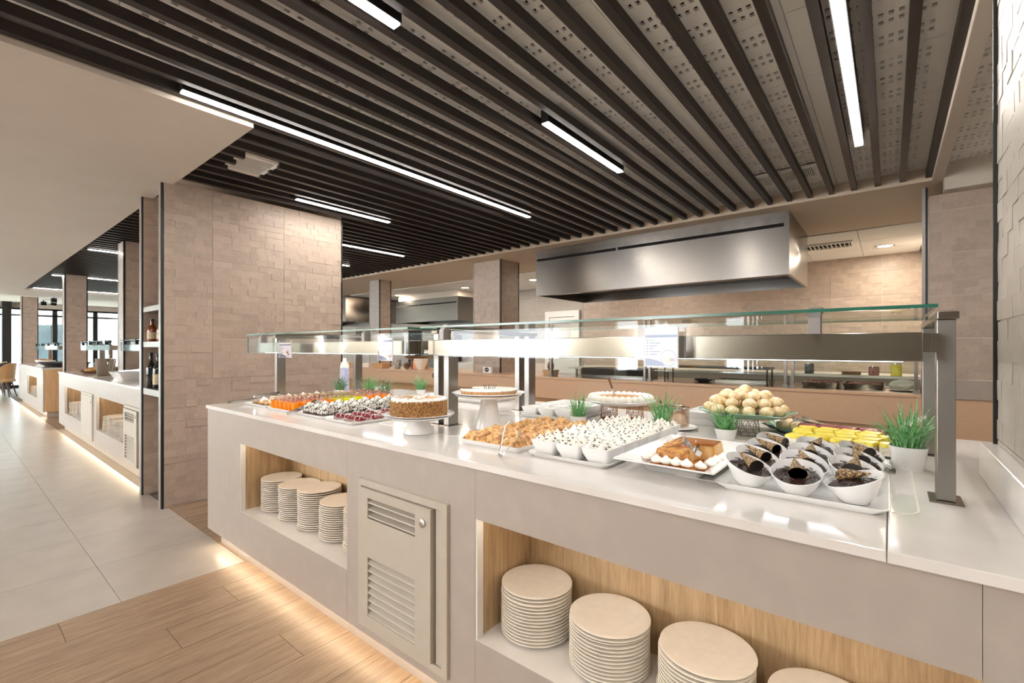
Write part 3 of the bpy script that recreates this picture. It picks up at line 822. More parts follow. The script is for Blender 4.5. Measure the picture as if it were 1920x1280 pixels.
# ------------------------------------------------------------------ rear serving counter
t = thing('serving_counter', 'peach fronted serving counter along the open kitchen', 'counter', (-4.5, 5.45, 0))
obj('front_panel', MB().box(-9.6, -4.2, 5.0, 5.02, 0.705, 0.896), K['peach'], t, world=True)
obj('front_panel', MB().box(-4.199, 0.2, 5.0, 5.02, 0.645, 0.896), K['peach'], t, world=True)
obj('lower_panel', MB().box(-9.6, -2.2, 5.05, 5.07, 0.08, 0.70), K['oak'], t, world=True)
obj('lower_panel', MB().box(-2.199, 0.2, 5.03, 5.05, 0.08, 0.645), K['peach'], t, world=True)
obj('plinth', MB().box(-9.6, 0.2, 5.1, 5.85, 0, 0.08), K['grey'], t, world=True)
obj('carcass', MB().box(-9.6, 0.2, 5.07, 5.9, 0.08, 0.895), K['panel'], t, world=True)
t = thing('worktop', 'peach and steel worktop of the rear serving counter', 'worktop', (-4.5, 5.45, 0.896))
obj('slab', MB().box(-9.6, -3.7, 4.99, 5.92, 0.8965, ZC), K['peach'], t, world=True, bevel=0.002)
obj('slab', MB().box(-3.699, 0.2, 4.99, 5.10, 0.8965, ZC), K['peach'], t, world=True, bevel=0.002)
obj('steel_top', MB().box(-3.699, 0.2, 5.101, 5.92, 0.8965, ZC), K['steel'], t, world=True)
# ------------------------------------------------------------------ tableware builders
def tray(label, x0, x1, y0, y1, h=0.016, flare=0.012, z=ZC, cr=0.02, m='china', name='serving_tray', group=None):
    cx, cy, hx, hy = (x0 + x1) / 2, (y0 + y1) / 2, (x1 - x0) / 2, (y1 - y0) / 2
    mb = MB().rrect([(hx - flare, hy - flare, cr, 0), (hx - 0.001, hy - 0.001, cr, h - 0.002), (hx, hy, cr, h), (hx - 0.004, hy - 0.004, cr, h), (hx - flare - 0.006, hy - flare - 0.006, cr, 0.005)], n=4)
    o = put(name, mb.mesh(name, K[m], smooth=40), None, (cx, cy, z + 0.0004))
    return tag(o, label, 'tray', group)

def plant(label, x, y, pr, ph, gh, blades=130, spread=1.0, seed=0, m='grass', flowers=0, buds=0, z=ZC):
    rr = random.Random(seed)
    t = thing('potted_grass', label, 'plant', (x, y, z))
    obj('pot', MB().lathe([(pr*0.74, 0), (pr*0.78, 0.0), (pr*0.97, ph - 0.004), (pr, ph), (pr*0.93, ph), (pr*0.9, ph - 0.006), (pr*0.9, ph - 0.012)], 32), K['china'], t, smooth=40)
    obj('soil', MB().lathe([(pr*0.89, ph - 0.016), (pr*0.88, ph - 0.010)], 24), K['soil'], t)
    mb = MB()
    for k in range(blades):
        a = rr.uniform(0, 2*PI); r0 = pr * 0.75 * math.sqrt(rr.random()); lean = rr.uniform(0.08, 1.25) * spread
        L = gh * (rr.uniform(0.55, 1.0) if k % 4 else rr.uniform(1.0, 1.35)); wv = rr.uniform(0.0014, 0.0034)
        bx, by = r0 * math.cos(a), r0 * math.sin(a)
        a += rr.uniform(-0.5, 0.5)
        dx, dy = math.cos(a), math.sin(a)
        px_, py_ = -dy * wv, dx * wv
        vs_ = []; n = 5
        for i in range(n):
            f = i / n
            ho = L * lean * (0.25*f + 0.75*f*f); ve = L * (f - 0.34 * lean * f**2.5)
            q = 1 - 0.6 * f
            vs_ += [(bx + dx*ho - px_*q, by + dy*ho - py_*q, ph - 0.012 + ve), (bx + dx*ho + px_*q, by + dy*ho + py_*q, ph - 0.012 + ve)]
        ho = L * lean; ve = L * (1 - 0.34 * lean)
        vs_.append((bx + dx*ho, by + dy*ho, ph - 0.012 + ve))
        fs = [(2*i, 2*i+1, 2*i+3, 2*i+2) for i in range(n - 1)] + [(2*n-2, 2*n-1, 2*n)]
        mb.add(vs_, fs, 0)
    o = obj('grass_blades', mb, K[m], t); o['kind'] = 'stuff'
    if flowers:
        mf = MB()
        for k in range(flowers):
            a = rr.uniform(0, 2*PI); r0 = pr * rr.uniform(0.2, 1.1); h = ph + gh * rr.uniform(0.4, 0.72)
            c = (r0*math.cos(a), r0*math.sin(a), h)
            for j in range(14):
                b, e = rr.uniform(0, 2*PI), rr.uniform(-0.3, 1.2)
                d = Vector((math.cos(b)*math.cos(e), math.sin(b)*math.cos(e), math.sin(e))) * 0.013
                s = Vector((-math.sin(b), math.cos(b), 0)) * 0.0022
                C = Vector(c)
                mf.add([C - s*0.4, C + d*0.6 - s, C + d, C + d*0.6 + s], [(0,1,2,3)])
        obj('flower_heads', mf, K['flower'], t)
    if buds:
        mf = MB()
        for k in range(buds):
            a = rr.uniform(0, 2*PI); r0 = pr * rr.uniform(0.1, 0.8); h = ph + gh * rr.uniform(0.4, 0.7)
            mf.sphere((r0*math.cos(a), r0*math.sin(a), h), 0.004, 0.004, 0.007, 6, 4)
        obj('purple_buds', mf, K['purple'], t)
    return t

def tongs(label, x, y, z, rz, pitch=0.0, L=0.2, open_=0.03, roll=0.0):
    """spring tongs: two long flat arms joined by a bend"""
    t = thing('serving_tongs', label, 'tongs', (x, y, z))
    m = Matrix.Rotation(rz, 4, 'Z') @ Matrix.Rotation(-pitch, 4, 'Y') @ Matrix.Rotation(roll, 4, 'X')
    for s in (-1, 1):
        pth = [(0.0, s*0.004, 0), (0.006, s*0.007, 0), (0.03, s*(0.006 + open_*0.15), 0), (L*0.5, s*(0.006 + open_*0.55), 0), (L*0.8, s*(0.008 + open_*0.8), 0), (L, s*(0.004 + open_*0.7), 0)]
        wd = [0.008, 0.008, 0.007, 0.006, 0.010, 0.013]
        lo = []
        for (px_, py_, pz_), q in zip(pth, wd):
            lo.append([(px_, py_ - 0.0007, -q), (px_, py_ + 0.0007, -q), (px_, py_ + 0.0007, q), (px_, py_ - 0.0007, q)])
        obj('arm', MB().loft(lo).xf(m), K['chrome'], t, smooth=30)
    obj('spring_bend', MB().box(-0.003, 0.001, -0.008, 0.008, -0.008, 0.008).xf(m), K['chrome'], t)
    return t

def lump(mb, c, r, rz, n=10, m=7, seed=0, amp=0.15, squash=1.0, mi=0):
    """bumpy rounded lump"""
    rr = random.Random(seed); loops = []
    ph = [rr.uniform(0, 6.28) for _ in range(6)]
    for i in range(m + 1):
        th = -PI/2 + PI*i/m; cr = max(math.cos(th), 0.03)
        lp = []
        for j in range(n):
            a = 2*PI*j/n
            k = 1 + amp*(math.sin(2*a + ph[0]) * 0.5 + math.sin(3*a + ph[1] + 2*th)*0.4 + math.sin(5*a + 4*th + ph[2])*0.3)
            lp.append((c[0] + r*cr*k*math.cos(a), c[1] + r*squash*cr*k*math.sin(a), c[2] + rz*math.sin(th)*(1 + 0.3*amp*math.sin(3*a + ph[3]))))
        loops.append(lp)
    return mb.loft(loops, True, True, mi)

def swirl(mb, c, r, h, n=10, turns=5, mi=0, twist=0.5):
    """piped star: ribbed cone coming to a point"""
    loops = []
    for i in range(turns + 1):
        f = i / turns
        rad = r * (1 - f) ** 0.85 * (1.08 if i == 1 else 1) + 0.0006
        lp = []
        for j in range(n * 2):
            a = PI * j / n + twist * f
            k = 1.0 if j % 2 else 0.72
            lp.append((c[0] + rad*k*math.cos(a), c[1] + rad*k*math.sin(a), c[2] + h*f))
        loops.append(lp)
    return mb.loft(loops, True, True, mi)

NTH = ['first', 'second', 'third', 'fourth', 'fifth', 'sixth', 'seventh', 'eighth', 'ninth', 'tenth', 'eleventh', 'twelfth', 'thirteenth']
def rc(what, row, col, cols):
    return '%s, %s row from the aisle edge, %s' % (what, NTH[row], cols[col])
# ------------------------------------------------------------------ tray A: glazed pastries with cream
tray('white tray of glazed pastries at the far end of the counter', -3.40, -3.03, 1.28, 1.91)
pm = MB(); lump(pm, (0, 0, 0.011), 0.045, 0.011, 14, 6, 3, 0.12, 0.8)
cm = MB(); swirl(cm, (0.008, 0, 0.018), 0.026, 0.032, 8, 5); lump(cm, (0.0, 0.0, 0.028), 0.02, 0.014, 10, 6, 2, 0.2)
root = None
for i in range(3):
    for k in range(5):
        loc = (-3.33 + 0.105*i, 1.36 + 0.105*k, ZC + 0.0065); rz = R.uniform(0, 6)
        if root is None:
            root = thing('cream_pastry', 'glazed brown pastry with whipped cream top on the far-end tray', 'pastry', loc, rz, 'cream pastries on the far-end tray')
            obj('pastry', pm, K['pastry'], root, smooth=60); obj('cream', cm, K['cream'], root, smooth=40); q = root
        else: q = dup(root, loc, rz)
        q['label'] = rc('cream topped pastry', k, i, ['column at the counter end', 'middle column', 'column beside the jelly cups'])
tongs('steel tongs lying on the tray of glazed pastries', -3.33, 1.175, ZC + 0.026, PI*0.42, 0.04, 0.2, 0.022)
tongs('dark-tipped steel tongs resting on the cream pastries', -3.34, 1.33, ZC + 0.05, PI*0.25, 0.12, 0.17, 0.025)

# ------------------------------------------------------------------ tray B: jelly cups
tray('white tray crowded with orange and yellow jelly cups', -3.005, -2.675, 1.27, 2.03)
cup = MB().lathe([(0.0212, 0.0492), (0.0258, 0.074), (0.0268, 0.075), (0.0265, 0.0765)], 18, cap0=False, cap1=False)
jel = MB().lathe([(0.0165, 0.0004), (0.0192, 0.030), (0.0210, 0.0490), (0.0185, 0.0505)], 18)
cupm = cup.mesh('cup', K['cup'], smooth=40); jo = jel.mesh('jelly', K['ojelly'], smooth=40); jy = jel.mesh('jelly', K['yjelly'], smooth=40)
roots = {}
for r in range(13):
    kind = 'orange' if r < 5 or r > 8 else 'yellow'
    blk = 'front' if r < 5 else ('mid' if r < 9 else 'rear')
    for c in range(6):
        loc = (-2.98 + 0.0545*c, 1.312 + 0.0555*r, ZC + 0.0062)
        if blk not in roots:
            lab = {'front': 'orange jelly in a clear cup, in the block beside the leaning tongs', 'mid': 'yellow jelly in a clear cup on the jelly tray', 'rear': 'orange jelly in a clear cup, in the block behind the yellow ones'}[blk]
            t = thing('jelly_cup', lab, 'jelly cup', loc, 0, 'jelly cups, %s block' % blk)
            put('cup', cupm, t); put('jelly', jy if kind == 'yellow' else jo, t)
            roots[blk] = t
        else: t = dup(roots[blk], loc)
        t['label'] = '%s jelly cup, %s row from the aisle edge, %s column from the counter end' % (kind, NTH[r], NTH[c])
tongs('steel tongs leaning on the rim of the cookie cream square tray', -2.60, 1.215, ZC + 0.010, PI*0.50, 0.30, 0.20, 0.02)

# ------------------------------------------------------------------ tray C: cookie cream squares
tray('white tray of cookie cream squares', -2.665, -2.33, 1.27, 1.98)
sq = MB().rrect([(0.031, 0.031, 0.004, 0), (0.032, 0.032, 0.005, 0.014)], n=2)
sq2 = MB().rrect([(0.032, 0.032, 0.005, 0.014), (0.0325, 0.0325, 0.006, 0.03), (0.031, 0.031, 0.008, 0.043), (0.022, 0.022, 0.01, 0.048)], n=3)
top = MB(); lump(top, (0, 0, 0.049), 0.023, 0.013, 12, 7, 9, 0.35); lump(top, (0.004, -0.003, 0.058), 0.012, 0.008, 8, 5, 4, 0.3)
root = None
for i in range(3):
    for k in range(7):
        loc = (-2.565 + 0.086*i, 1.33 + 0.09*k, ZC + 0.0062); rz = R.uniform(-0.2, 0.2)
        if root is None:
            root = thing('cookie_cream_square', 'square cookie cream cake with whipped top on the tray left of the red ones', 'cake', loc, rz, 'cookie cream squares')
            obj('base', sq, K['dcookie'], root); obj('cream_layer', sq2, K['cookie'], root, smooth=40); obj('whipped_top', top, K['cookie'] if False else K['cream'], root, smooth=50)
            cm = MB(); rr = random.Random(5)
            for j in range(26):
                a = rr.uniform(0, 6.28); q = rr.uniform(0.004, 0.03); zz = 0.047 + 0.026*max(0, 1 - q/0.03)
                x, y = q*math.cos(a), q*math.sin(a); s = rr.uniform(0.001, 0.003)
                cm.sphere((x, y, zz), s*1.4, s, s*0.8, 5, 3)
            obj('cookie_crumbs', cm, K['dcookie'], root); q = root
        else: q = dup(root, loc, rz)
        q['label'] = rc('cookie cream square', k, i, ['column beside the jelly cups', 'middle column', 'column beside the red ovals'])

# ------------------------------------------------------------------ tray D: red glazed ovals
tray('white tray of red glazed ovals', -2.315, -2.025, 1.262, 1.82)
dm = MB(); n0 = []
dm.sphere((0, 0, 0.006), 0.036, 0.024, 0.025, 18, 12)
bs = MB().sphere((0, 0, 0.004), 0.037, 0.026, 0.005, 14, 6)
dz = MB()
for k in range(2):
    u = -0.013 + 0.024*k
    pth = []
    for j in range(9):
        v = -1 + 2*j/8; yy = 0.0235*v*math.sqrt(max(0, 1 - (u/0.036)**2)); xx = u + 0.006*v
        zz = 0.006 + 0.025*math.sqrt(max(0.0, 1 - (xx/0.036)**2 - (yy/0.024)**2)) + 0.0004
        pth.append((xx, yy, zz))
    dz.tube(pth, 0.0010, 5)
root = None
for i in range(3):
    for k in range(5):
        loc = (-2.255 + 0.088*i + 0.012*(k % 2), 1.335 + 0.09*k, ZC + 0.0062); rz = 0.5 + R.uniform(-0.3, 0.3)
        if root is None:
            root = thing('glazed_oval_cake', 'dark red glazed oval cake with white drizzle', 'cake', loc, rz, 'red glazed ovals')
            obj('glazed_dome', dm, K['red'], root, smooth=60); obj('cream_base', bs, K['cream'], root, smooth=60); obj('drizzle', dz, K['cream'], root, smooth=60); q = root
        else: q = dup(root, loc, rz)
        q['label'] = rc('red glazed oval cake', k, i, ['column beside the cookie squares', 'middle column', 'column beside the nut cake'])

# ------------------------------------------------------------------ nut cake on stand
def cake_stand(label, x, y, h, rp, rb, rt, z=ZC):
    t = thing('cake_stand', label, 'cake stand', (x, y, z))
    obj('foot', MB().lathe([(rb - 0.004, 0), (rb, 0.002), (rb, 0.006), (rt + (rb - rt)*0.35, h*0.5), (rt, h - 0.008), (rt + 0.004, h - 0.002)], 40), K['china'], t, smooth=40)
    obj('plate', MB().lathe([(rt, h - 0.003), (rp*0.8, h - 0.002), (rp - 0.004, h + 0.006), (rp, h + 0.010), (rp - 0.003, h + 0.012), (rp*0.85, h + 0.006), (0.02, h + 0.005)], 56), K['china'], t, smooth=40)
    return t
def dish(label, x, y, z, r, h=0.012, m='china', name='round_plate', n=56):
    o = put(name, MB().lathe([(r*0.6, 0), (r*0.68, 0), (r*0.95, h*0.75), (r, h), (r - 0.003, h + 0.0015), (r*0.88, h*0.62), (r*0.6, 0.003), (0.01, 0.003)], n).mesh(name, K[m], smooth=40), None, (x, y, z + 0.0003))
    return tag(o, label, 'plate')
CX, CY = -1.628, 1.345
cake_stand('low white cake stand under the nut coated cake', CX, CY, 0.070, 0.150, 0.066, 0.045)
dish('white plate under the nut coated cake', CX, CY, ZC + 0.0765, 0.158, 0.012)
t = thing('nut_cake', 'round cream cake with chopped nuts on its side', 'cake', (CX, CY, ZC + 0.080))
loops = []; rr = random.Random(3)
for i in range(9):
    z = 0.003 + 0.068*i/8
    loops.append([((0.124 + rr.uniform(-0.0012, 0.0016))*math.cos(2*PI*j/72), (0.124 + rr.uniform(-0.0012, 0.0016))*math.sin(2*PI*j/72), z) for j in range(72)])
obj('nut_side', MB().loft(loops, True, False), K['nuts'], t, smooth=50)
mb = MB()
for k in range(900):
    a = rr.uniform(0, 2*PI); z = 0.004 + 0.066*rr.random()**1.1; s = rr.uniform(0.0012, 0.0026)
    mb.sphere((0.1245*math.cos(a), 0.1245*math.sin(a), z), s*1.3, s*1.3, s, 5, 3)
o = obj('nut_crumbs', mb, K['nuts'], t); o['kind'] = 'stuff'
mb = MB().lathe([(0.124, 0.066), (0.1235, 0.073), (0.120, 0.078), (0.112, 0.0795), (0.08, 0.0793), (0.01, 0.0795)], 64)
obj('cream_top', mb, K['cream'], t, smooth=50)
mb = MB()
for k in range(12):
    a = 2*PI*k/12
    pth = [((0.03 + 0.075*f)*math.cos(a + 0.5*f*f), (0.03 + 0.075*f)*math.sin(a + 0.5*f*f), 0.0798) for f in (0, .25, .5, .75, 1)]
    mb.tube(pth, 0.0018, 5)
obj('caramel_swirls', mb, K['crust'], t, smooth=60)
# cake server
t = thing('cake_server', 'steel cake server lying against the nut cake', 'cake server', (CX - 0.03, CY - 0.142, ZC + 0.092))
obj('handle', MB().tube([(-0.19, 0.0, 0.03), (-0.12, 0.0, 0.016), (-0.05, 0, 0.004)], 0.005, 8, rr=[0.006, 0.005, 0.004]), K['chrome'], t, smooth=50)
obj('blade', MB().loft([[(-0.05, -0.006, 0.003), (-0.05, 0.006, 0.003), (-0.05, 0.006, 0.005), (-0.05, -0.006, 0.005)], [(-0.02, -0.02, 0.001), (-0.02, 0.014, 0.001), (-0.02, 0.014, 0.0025), (-0.02, -0.02, 0.0025)], [(0.06, -0.004, 0.001), (0.06, 0.004, 0.001), (0.06, 0.004, 0.0025), (0.06, -0.004, 0.0025)]]), K['chrome'], t)

# ------------------------------------------------------------------ tart on tall stand
TXX, TYY = -1.466, 1.63
cake_stand('tall white cake stand carrying the tart', TXX, TYY, 0.150, 0.158, 0.068, 0.036)
dish('white plate under the tart', TXX, TYY, ZC + 0.157, 0.172, 0.014)
t = thing('tart', 'white topped tart with one slice missing', 'tart', (TXX, TYY, ZC + 0.1605))
def wedge(r0, r1, z0, z1, a0, a1, n=48):
    lp = []
    for i in range(n + 1):
        a = a0 + (a1 - a0)*i/n
        c, s = math.cos(a), math.sin(a)
        lp.append([(0.002*c, 0.002*s, z0), (r0*c, r0*s, z0), (r1*c, r1*s, z1), (0.002*c, 0.002*s, z1)])
    return MB().loft(lp)
g0, g1 = -2.55, -2.55 + 2*PI - 0.75
obj('crust', wedge(0.126, 0.136, 0, 0.021, g0, g1), K['crust'], t)
obj('icing', wedge(0.130, 0.129, 0.0212, 0.0255, g0, g1), K['cream'], t)
lp = MB()
for k in range(44):
    a = g0 + (g1 - g0)*(k + 0.5)/44
    lp.sphere((0.128*math.cos(a), 0.128*math.sin(a), 0.024), 0.006, 0.006, 0.004, 8, 5)
obj('piped_rim', lp, K['cream'], t, smooth=60)
obj('cut_face', MB().add([(0.002*math.cos(g0), 0.002*math.sin(g0), 0.001), (0.13*math.cos(g0), 0.13*math.sin(g0), 0.001), (0.13*math.cos(g0), 0.13*math.sin(g0), 0.021), (0.002*math.cos(g0), 0.002*math.sin(g0), 0.021)], [(0,1,2,3)]).xf(Matrix.Rotation(-0.01, 4, 'Z')), K['choc'], t)
mb = MB()
for k in range(9):
    a = rr.uniform(0, 6.28); q = rr.uniform(0, 0.03)
    mb.tube([(q*math.cos(a), q*math.sin(a), 0.025), (q*1.4*math.cos(a), q*1.4*math.sin(a), 0.043 + rr.uniform(0, 0.006))], 0.0012, 4)
obj('chocolate_sticks', mb, K['choc'], t)

# ------------------------------------------------------------------ cream pie on copper wire baskets
def basket(label, x, y, r0, r1, h, m, floor_=True, seed=0, z=ZC):
    t = thing('wire_basket', label, 'wire basket', (x, y, z))
    mb = MB(); n = 10
    def P(i, f): 
        q = r0 + (r1 - r0)*f; a = 2*PI*i/n + 0.3*f*0; return (q*math.cos(a), q*math.sin(a), 0.0015 + (h - 0.003)*f)
    for f in (0, 0.45, 1): mb.tube([P(i, f) for i in range(n)] + [P(0, f)], 0.0012, 5)
    for i in range(n):
        mb.tube([P(i, 0), P(i + 0.5, 0.45)], 0.0009, 4); mb.tube([P(i + 1, 0), P(i + 0.5, 0.45)], 0.0009, 4)
        mb.tube([P(i, 1), P(i + 0.5, 0.45)], 0.0009, 4); mb.tube([P(i + 1, 1), P(i + 0.5, 0.45)], 0.0009, 4)
        mb.tube([P(i, 0), P(i, 1)], 0.0009, 4)
    obj('wire_frame', mb, K[m], t, smooth=50)
    if floor_: obj('candle_cup', MB().lathe([(r0 - 0.004, 0), (r0 - 0.003, 0.018), (r0 - 0.005, 0.018), (r0 - 0.006, 0.002), (0.005, 0.002)], 28), K['copper'], t, smooth=40)
    return t
basket('copper wire basket under the near edge of the cream pie', -1.13, 2.19, 0.046, 0.040, 0.088, 'copper')
basket('copper wire basket under the far edge of the cream pie', -1.015, 2.25, 0.046, 0.040, 0.088, 'copper', seed=1)
PX, PY = -1.085, 2.225
dish('white plate under the cream pie', PX, PY, ZC + 0.088, 0.178, 0.022)
t = thing('cream_pie', 'chocolate pie with a scalloped whipped cream border', 'pie', (PX, PY, ZC + 0.0935))
obj('filling', MB().lathe([(0.12, 0), (0.135, 0.02), (0.13, 0.030), (0.01, 0.032)], 40), K['choc'], t, smooth=50)
obj('cocoa_disc', MB().lathe([(0.118, 0.0305), (0.117, 0.0335), (0.01, 0.0345)], 40), K['caramel'] if False else K['crust'], t, smooth=50)
mb = MB()
for k in range(30):
    a = 2*PI*k/30
    lump(mb, (0.147*math.cos(a), 0.147*math.sin(a), 0.028), 0.020, 0.020, 9, 6, k, 0.12)
obj('cream_border', mb, K['cream'], t, smooth=60)
mb = MB()
for k in range(70):
    a = rr.uniform(0, 6.28); q = rr.uniform(0.12, 0.165)
    mb.sphere((q*math.cos(a), q*math.sin(a), 0.046 - 0.4*abs(q - 0.147)), 0.002, 0.0012, 0.001, 4, 3)
obj('chocolate_flecks', mb, K['chips'], t)
t = thing('pie_knife', 'steel knife standing in the cream pie', 'knife', (PX - 0.035, PY + 0.01, ZC + 0.122))
obj('blade', MB().box(-0.006, 0.006, -0.0006, 0.0006, 0, 0.045).xf(Matrix.Rotation(-0.35, 4, 'Y')), K['chrome'], t)
obj('handle', MB().tube([(0, 0, 0.045), (0, 0, 0.105)], 0.006, 8, rr=[0.005, 0.007]).xf(Matrix.Rotation(-0.35, 4, 'Y')), K['stainedwood'], t, smooth=50)

# ------------------------------------------------------------------ streusel pastries tray
tray('white tray of streusel pastry slabs', -1.345, -1.025, 1.30, 1.92, h=0.02)
meshes = []
for v in range(4):
    mb = MB(); rr = random.Random(70 + v)
    # bumpy slab built as a height grid
    nx, ny = 12, 14; hx, hy = 0.048, 0.055
    ph = [rr.uniform(0, 6.28) for _ in range(5)]
    def hh(x, y):
        e = max(0, 1 - (abs(x)/hx)**5) * max(0, 1 - (abs(y)/hy)**5)
        return 0.012 + e * (0.026 + 0.006*math.sin(60*x + ph[0] + 1.4*math.sin(70*y)) + 0.005*math.sin(95*y + ph[1]) + rr.uniform(-0.003, 0.003))
    vs_ = []
    for i in range(nx + 1):
        for j in range(ny + 1):
            x, y = -hx + 2*hx*i/nx, -hy + 2*hy*j/ny; vs_.append((x, y, hh(x, y)))
    fs = [(i*(ny+1)+j, (i+1)*(ny+1)+j, (i+1)*(ny+1)+j+1, i*(ny+1)+j+1) for i in range(nx) for j in range(ny)]
    o0 = len(vs_)
    rim = [(i, 0) for i in range(nx)] + [(nx, j) for j in range(ny)] + [(i, ny) for i in range(nx, 0, -1)] + [(0, j) for j in range(ny, 0, -1)]
    for i, j in rim: vs_.append((-hx + 2*hx*i/nx, -hy + 2*hy*j/ny, 0))
    L = len(rim)
    for q in range(L):
        i, j = rim[q]; i2, j2 = rim[(q + 1) % L]
        fs.append((o0 + q, o0 + (q + 1) % L, i2*(ny+1)+j2, i*(ny+1)+j))
    mb.add(vs_, fs)
    meshes.append(mb.mesh('streusel_pastry', K['pastry'], smooth=50))
for i in range(3):
    for k in range(5):
        o = put('streusel_pastry', meshes[(i + 2*k) % 4], None, (-1.285 + 0.099*i, 1.368 + 0.113*k, ZC + 0.0062), PI*((i + k) % 2))
        tag(o, rc('golden streusel pastry', k, i, ['column beside the nut cake', 'middle column', 'column beside the cream bowls']), 'pastry', 'streusel pastries')
tongs('steel tongs standing up against the streusel tray', -1.03, 1.205, ZC + 0.014, PI*0.62, 0.42, 0.17, 0.03, roll=0.6)

# ------------------------------------------------------------------ square bowls with piped cream
def sq_bowl_mesh(a=0.05, h=0.052):
    return MB().rrect([(a*0.66, a*0.66, 0.012, 0), (a*0.7, a*0.7, 0.014, 0.001), (a*0.93, a*0.93, 0.009, h*0.6), (a, a, 0.006, h), (a - 0.003, a - 0.003, 0.005, h), (a*0.88, a*0.88, 0.008, h*0.62), (a*0.66, a*0.66, 0.012, 0.006)], n=4).mesh('bowl', K['china'], smooth=40)
sb = sq_bowl_mesh(0.0495, 0.05)
tray('white tray of square cream bowls with chocolate flecks', -0.995, -0.675, 1.30, 2.02, h=0.016, flare=0.014)
cm = MB()
cm.rrect([(0.040, 0.040, 0.006, 0.03), (0.0455, 0.0455, 0.006, 0.044)], n=2)
rr = random.Random(8)
for (x, y) in ((-0.024, -0.024), (0.024, -0.024), (-0.024, 0.024), (0.024, 0.024), (0, 0)):
    swirl(cm, (x + rr.uniform(-.003, .003), y + rr.uniform(-.003, .003), 0.042), 0.023, 0.026 + rr.uniform(0, 0.014), 6, 5, twist=0.3)
fm = MB()
for k in range(42):
    x, y = rr.uniform(-0.04, 0.04), rr.uniform(-0.04, 0.04)
    d = min(math.hypot(x - a, y - b) for a, b in ((-0.024, -0.024), (0.024, -0.024), (-0.024, 0.024), (0.024, 0.024), (0, 0)))
    z = 0.0445 + max(0, 0.036*(1 - d/0.024))
    s = rr.uniform(0.0016, 0.0046); a = rr.uniform(0, PI)
    b0 = len(fm.v); fm.box(-s, s, -s*0.5, s*0.5, -0.0004, 0.0006); fm.xf(Matrix.Translation((x, y, z)) @ Matrix.Rotation(a, 4, 'Z') @ Matrix.Rotation(0.6, 4, 'X'), b0)
root = None
for i in range(3):
    for k in range(6):
        loc = (-0.936 + 0.1015*i, 1.365 + 0.112*k, ZC + 0.0062); rz = (i*7 + k*3) % 4 * PI/2
        if root is None:
            root = thing('cream_bowl', 'square white bowl of piped cream with chocolate flecks', 'dessert bowl', loc, rz, 'square cream bowls on the front tray')
            put('bowl', sb, root); obj('piped_cream', cm, K['cream'], root, smooth=35)
            o = obj('chocolate_flecks', fm, K['chips'], root); o['kind'] = 'stuff'; q = root
        else: q = dup(root, loc, rz)
        q['label'] = rc('square bowl of piped cream', k, i, ['column beside the streusel', 'middle column', 'column beside the flan'])

# ------------------------------------------------------------------ flan on square platter
FX, FY, FHX, FHY = -0.508, 1.535, 0.147, 0.245
mb = MB().rrect([(0.080, 0.150, 0.01, 0), (0.082, 0.152, 0.01, 0.001), (0.092, 0.17, 0.012, 0.02), (FHX*0.86, FHY*0.86, 0.01, 0.032), (FHX, FHY, 0.006, 0.042), (FHX - 0.002, FHY - 0.002, 0.006, 0.046), (FHX*0.75, FHY*0.78, 0.01, 0.033), (0.085, 0.16, 0.014, 0.012)], n=4)
tag(put('square_platter', mb.mesh('square_platter', K['china'], smooth=35), None, (FX, FY, ZC + 0.0004)), 'square white platter with wide flared rim holding the flan', 'platter')
t = thing('flan', 'caramel flan cut open on the square platter', 'flan', (FX, FY, ZC + 0.0128))
def block(x0, x1, y0, y1, z0, z1, tp=0.006):
    return MB().loft([[(x0, y0, z0), (x1, y0, z0), (x1, y1, z0), (x0, y1, z0)], [(x0 + tp, y0 + tp, z1), (x1 - tp, y0 + tp, z1), (x1 - tp, y1 - tp, z1), (x0 + tp, y1 - tp, z1)]])
obj('custard_front', block(-0.072, 0.030, -0.108, -0.055, 0, 0.050), K['toast'], t, bevel=0.004)
obj('custard_block', block(-0.072, 0.078, 0.03, 0.13, 0, 0.050), K['flan'], t, bevel=0.004)
obj('custard_middle', block(-0.074, 0.020, -0.055, 0.035, 0, 0.050), K['flan'], t, bevel=0.004)
obj('caramel_top', block(-0.066, 0.015, -0.050, 0.030, 0.0502, 0.054, 0.002), K['caramel'], t, bevel=0.0015)
obj('caramel_top', block(-0.066, 0.070, 0.0302, 0.122, 0.0502, 0.054, 0.002), K['caramel'], t, bevel=0.0015)
obj('caramel_pool', MB().rrect([(0.083, 0.155, 0.014, 0.0), (0.083, 0.155, 0.014, 0.0015)], n=4), K['caramel'], t)
mb = MB(); rr = random.Random(4)
for k in range(16):
    mb.tube([(rr.uniform(-0.06, -0.02), rr.uniform(-0.09, -0.05), 0.052), (rr.uniform(-0.05, -0.0), rr.uniform(-0.06, -0.02), 0.064 + rr.uniform(0, 0.008))], 0.0009, 4)
obj('sugar_threads', mb, K['flan'], t)
k = 0
for x, y in ((-0.05, -0.14), (-0.02, -0.142), (0.01, -0.14), (0.04, -0.135), (-0.09, -0.12), (-0.095, -0.085), (-0.095, -0.05), (0.068, -0.10), (0.085, -0.06), (0.09, -0.02), (0.1, 0.02), (0.102, 0.06), (0.1, 0.1)):
    mb = MB(); lump(mb, (0, 0, 0.009), 0.0175, 0.010, 14, 6, k, 0.18); swirl(mb, (0, 0, 0.012), 0.014, 0.014, 7, 4); k += 1
    lift = 0.0016 + max(0, abs(y) - 0.10)*0.25 + max(0, abs(x) - 0.075)*0.35
    tag(put('cream_dollop', mb.mesh('cream_dollop', K['cream'], smooth=60), None, (FX + x, FY + y, ZC + 0.0145 + lift)), 'dollop of whipped cream around the flan', 'cream', 'cream dollops around the flan')
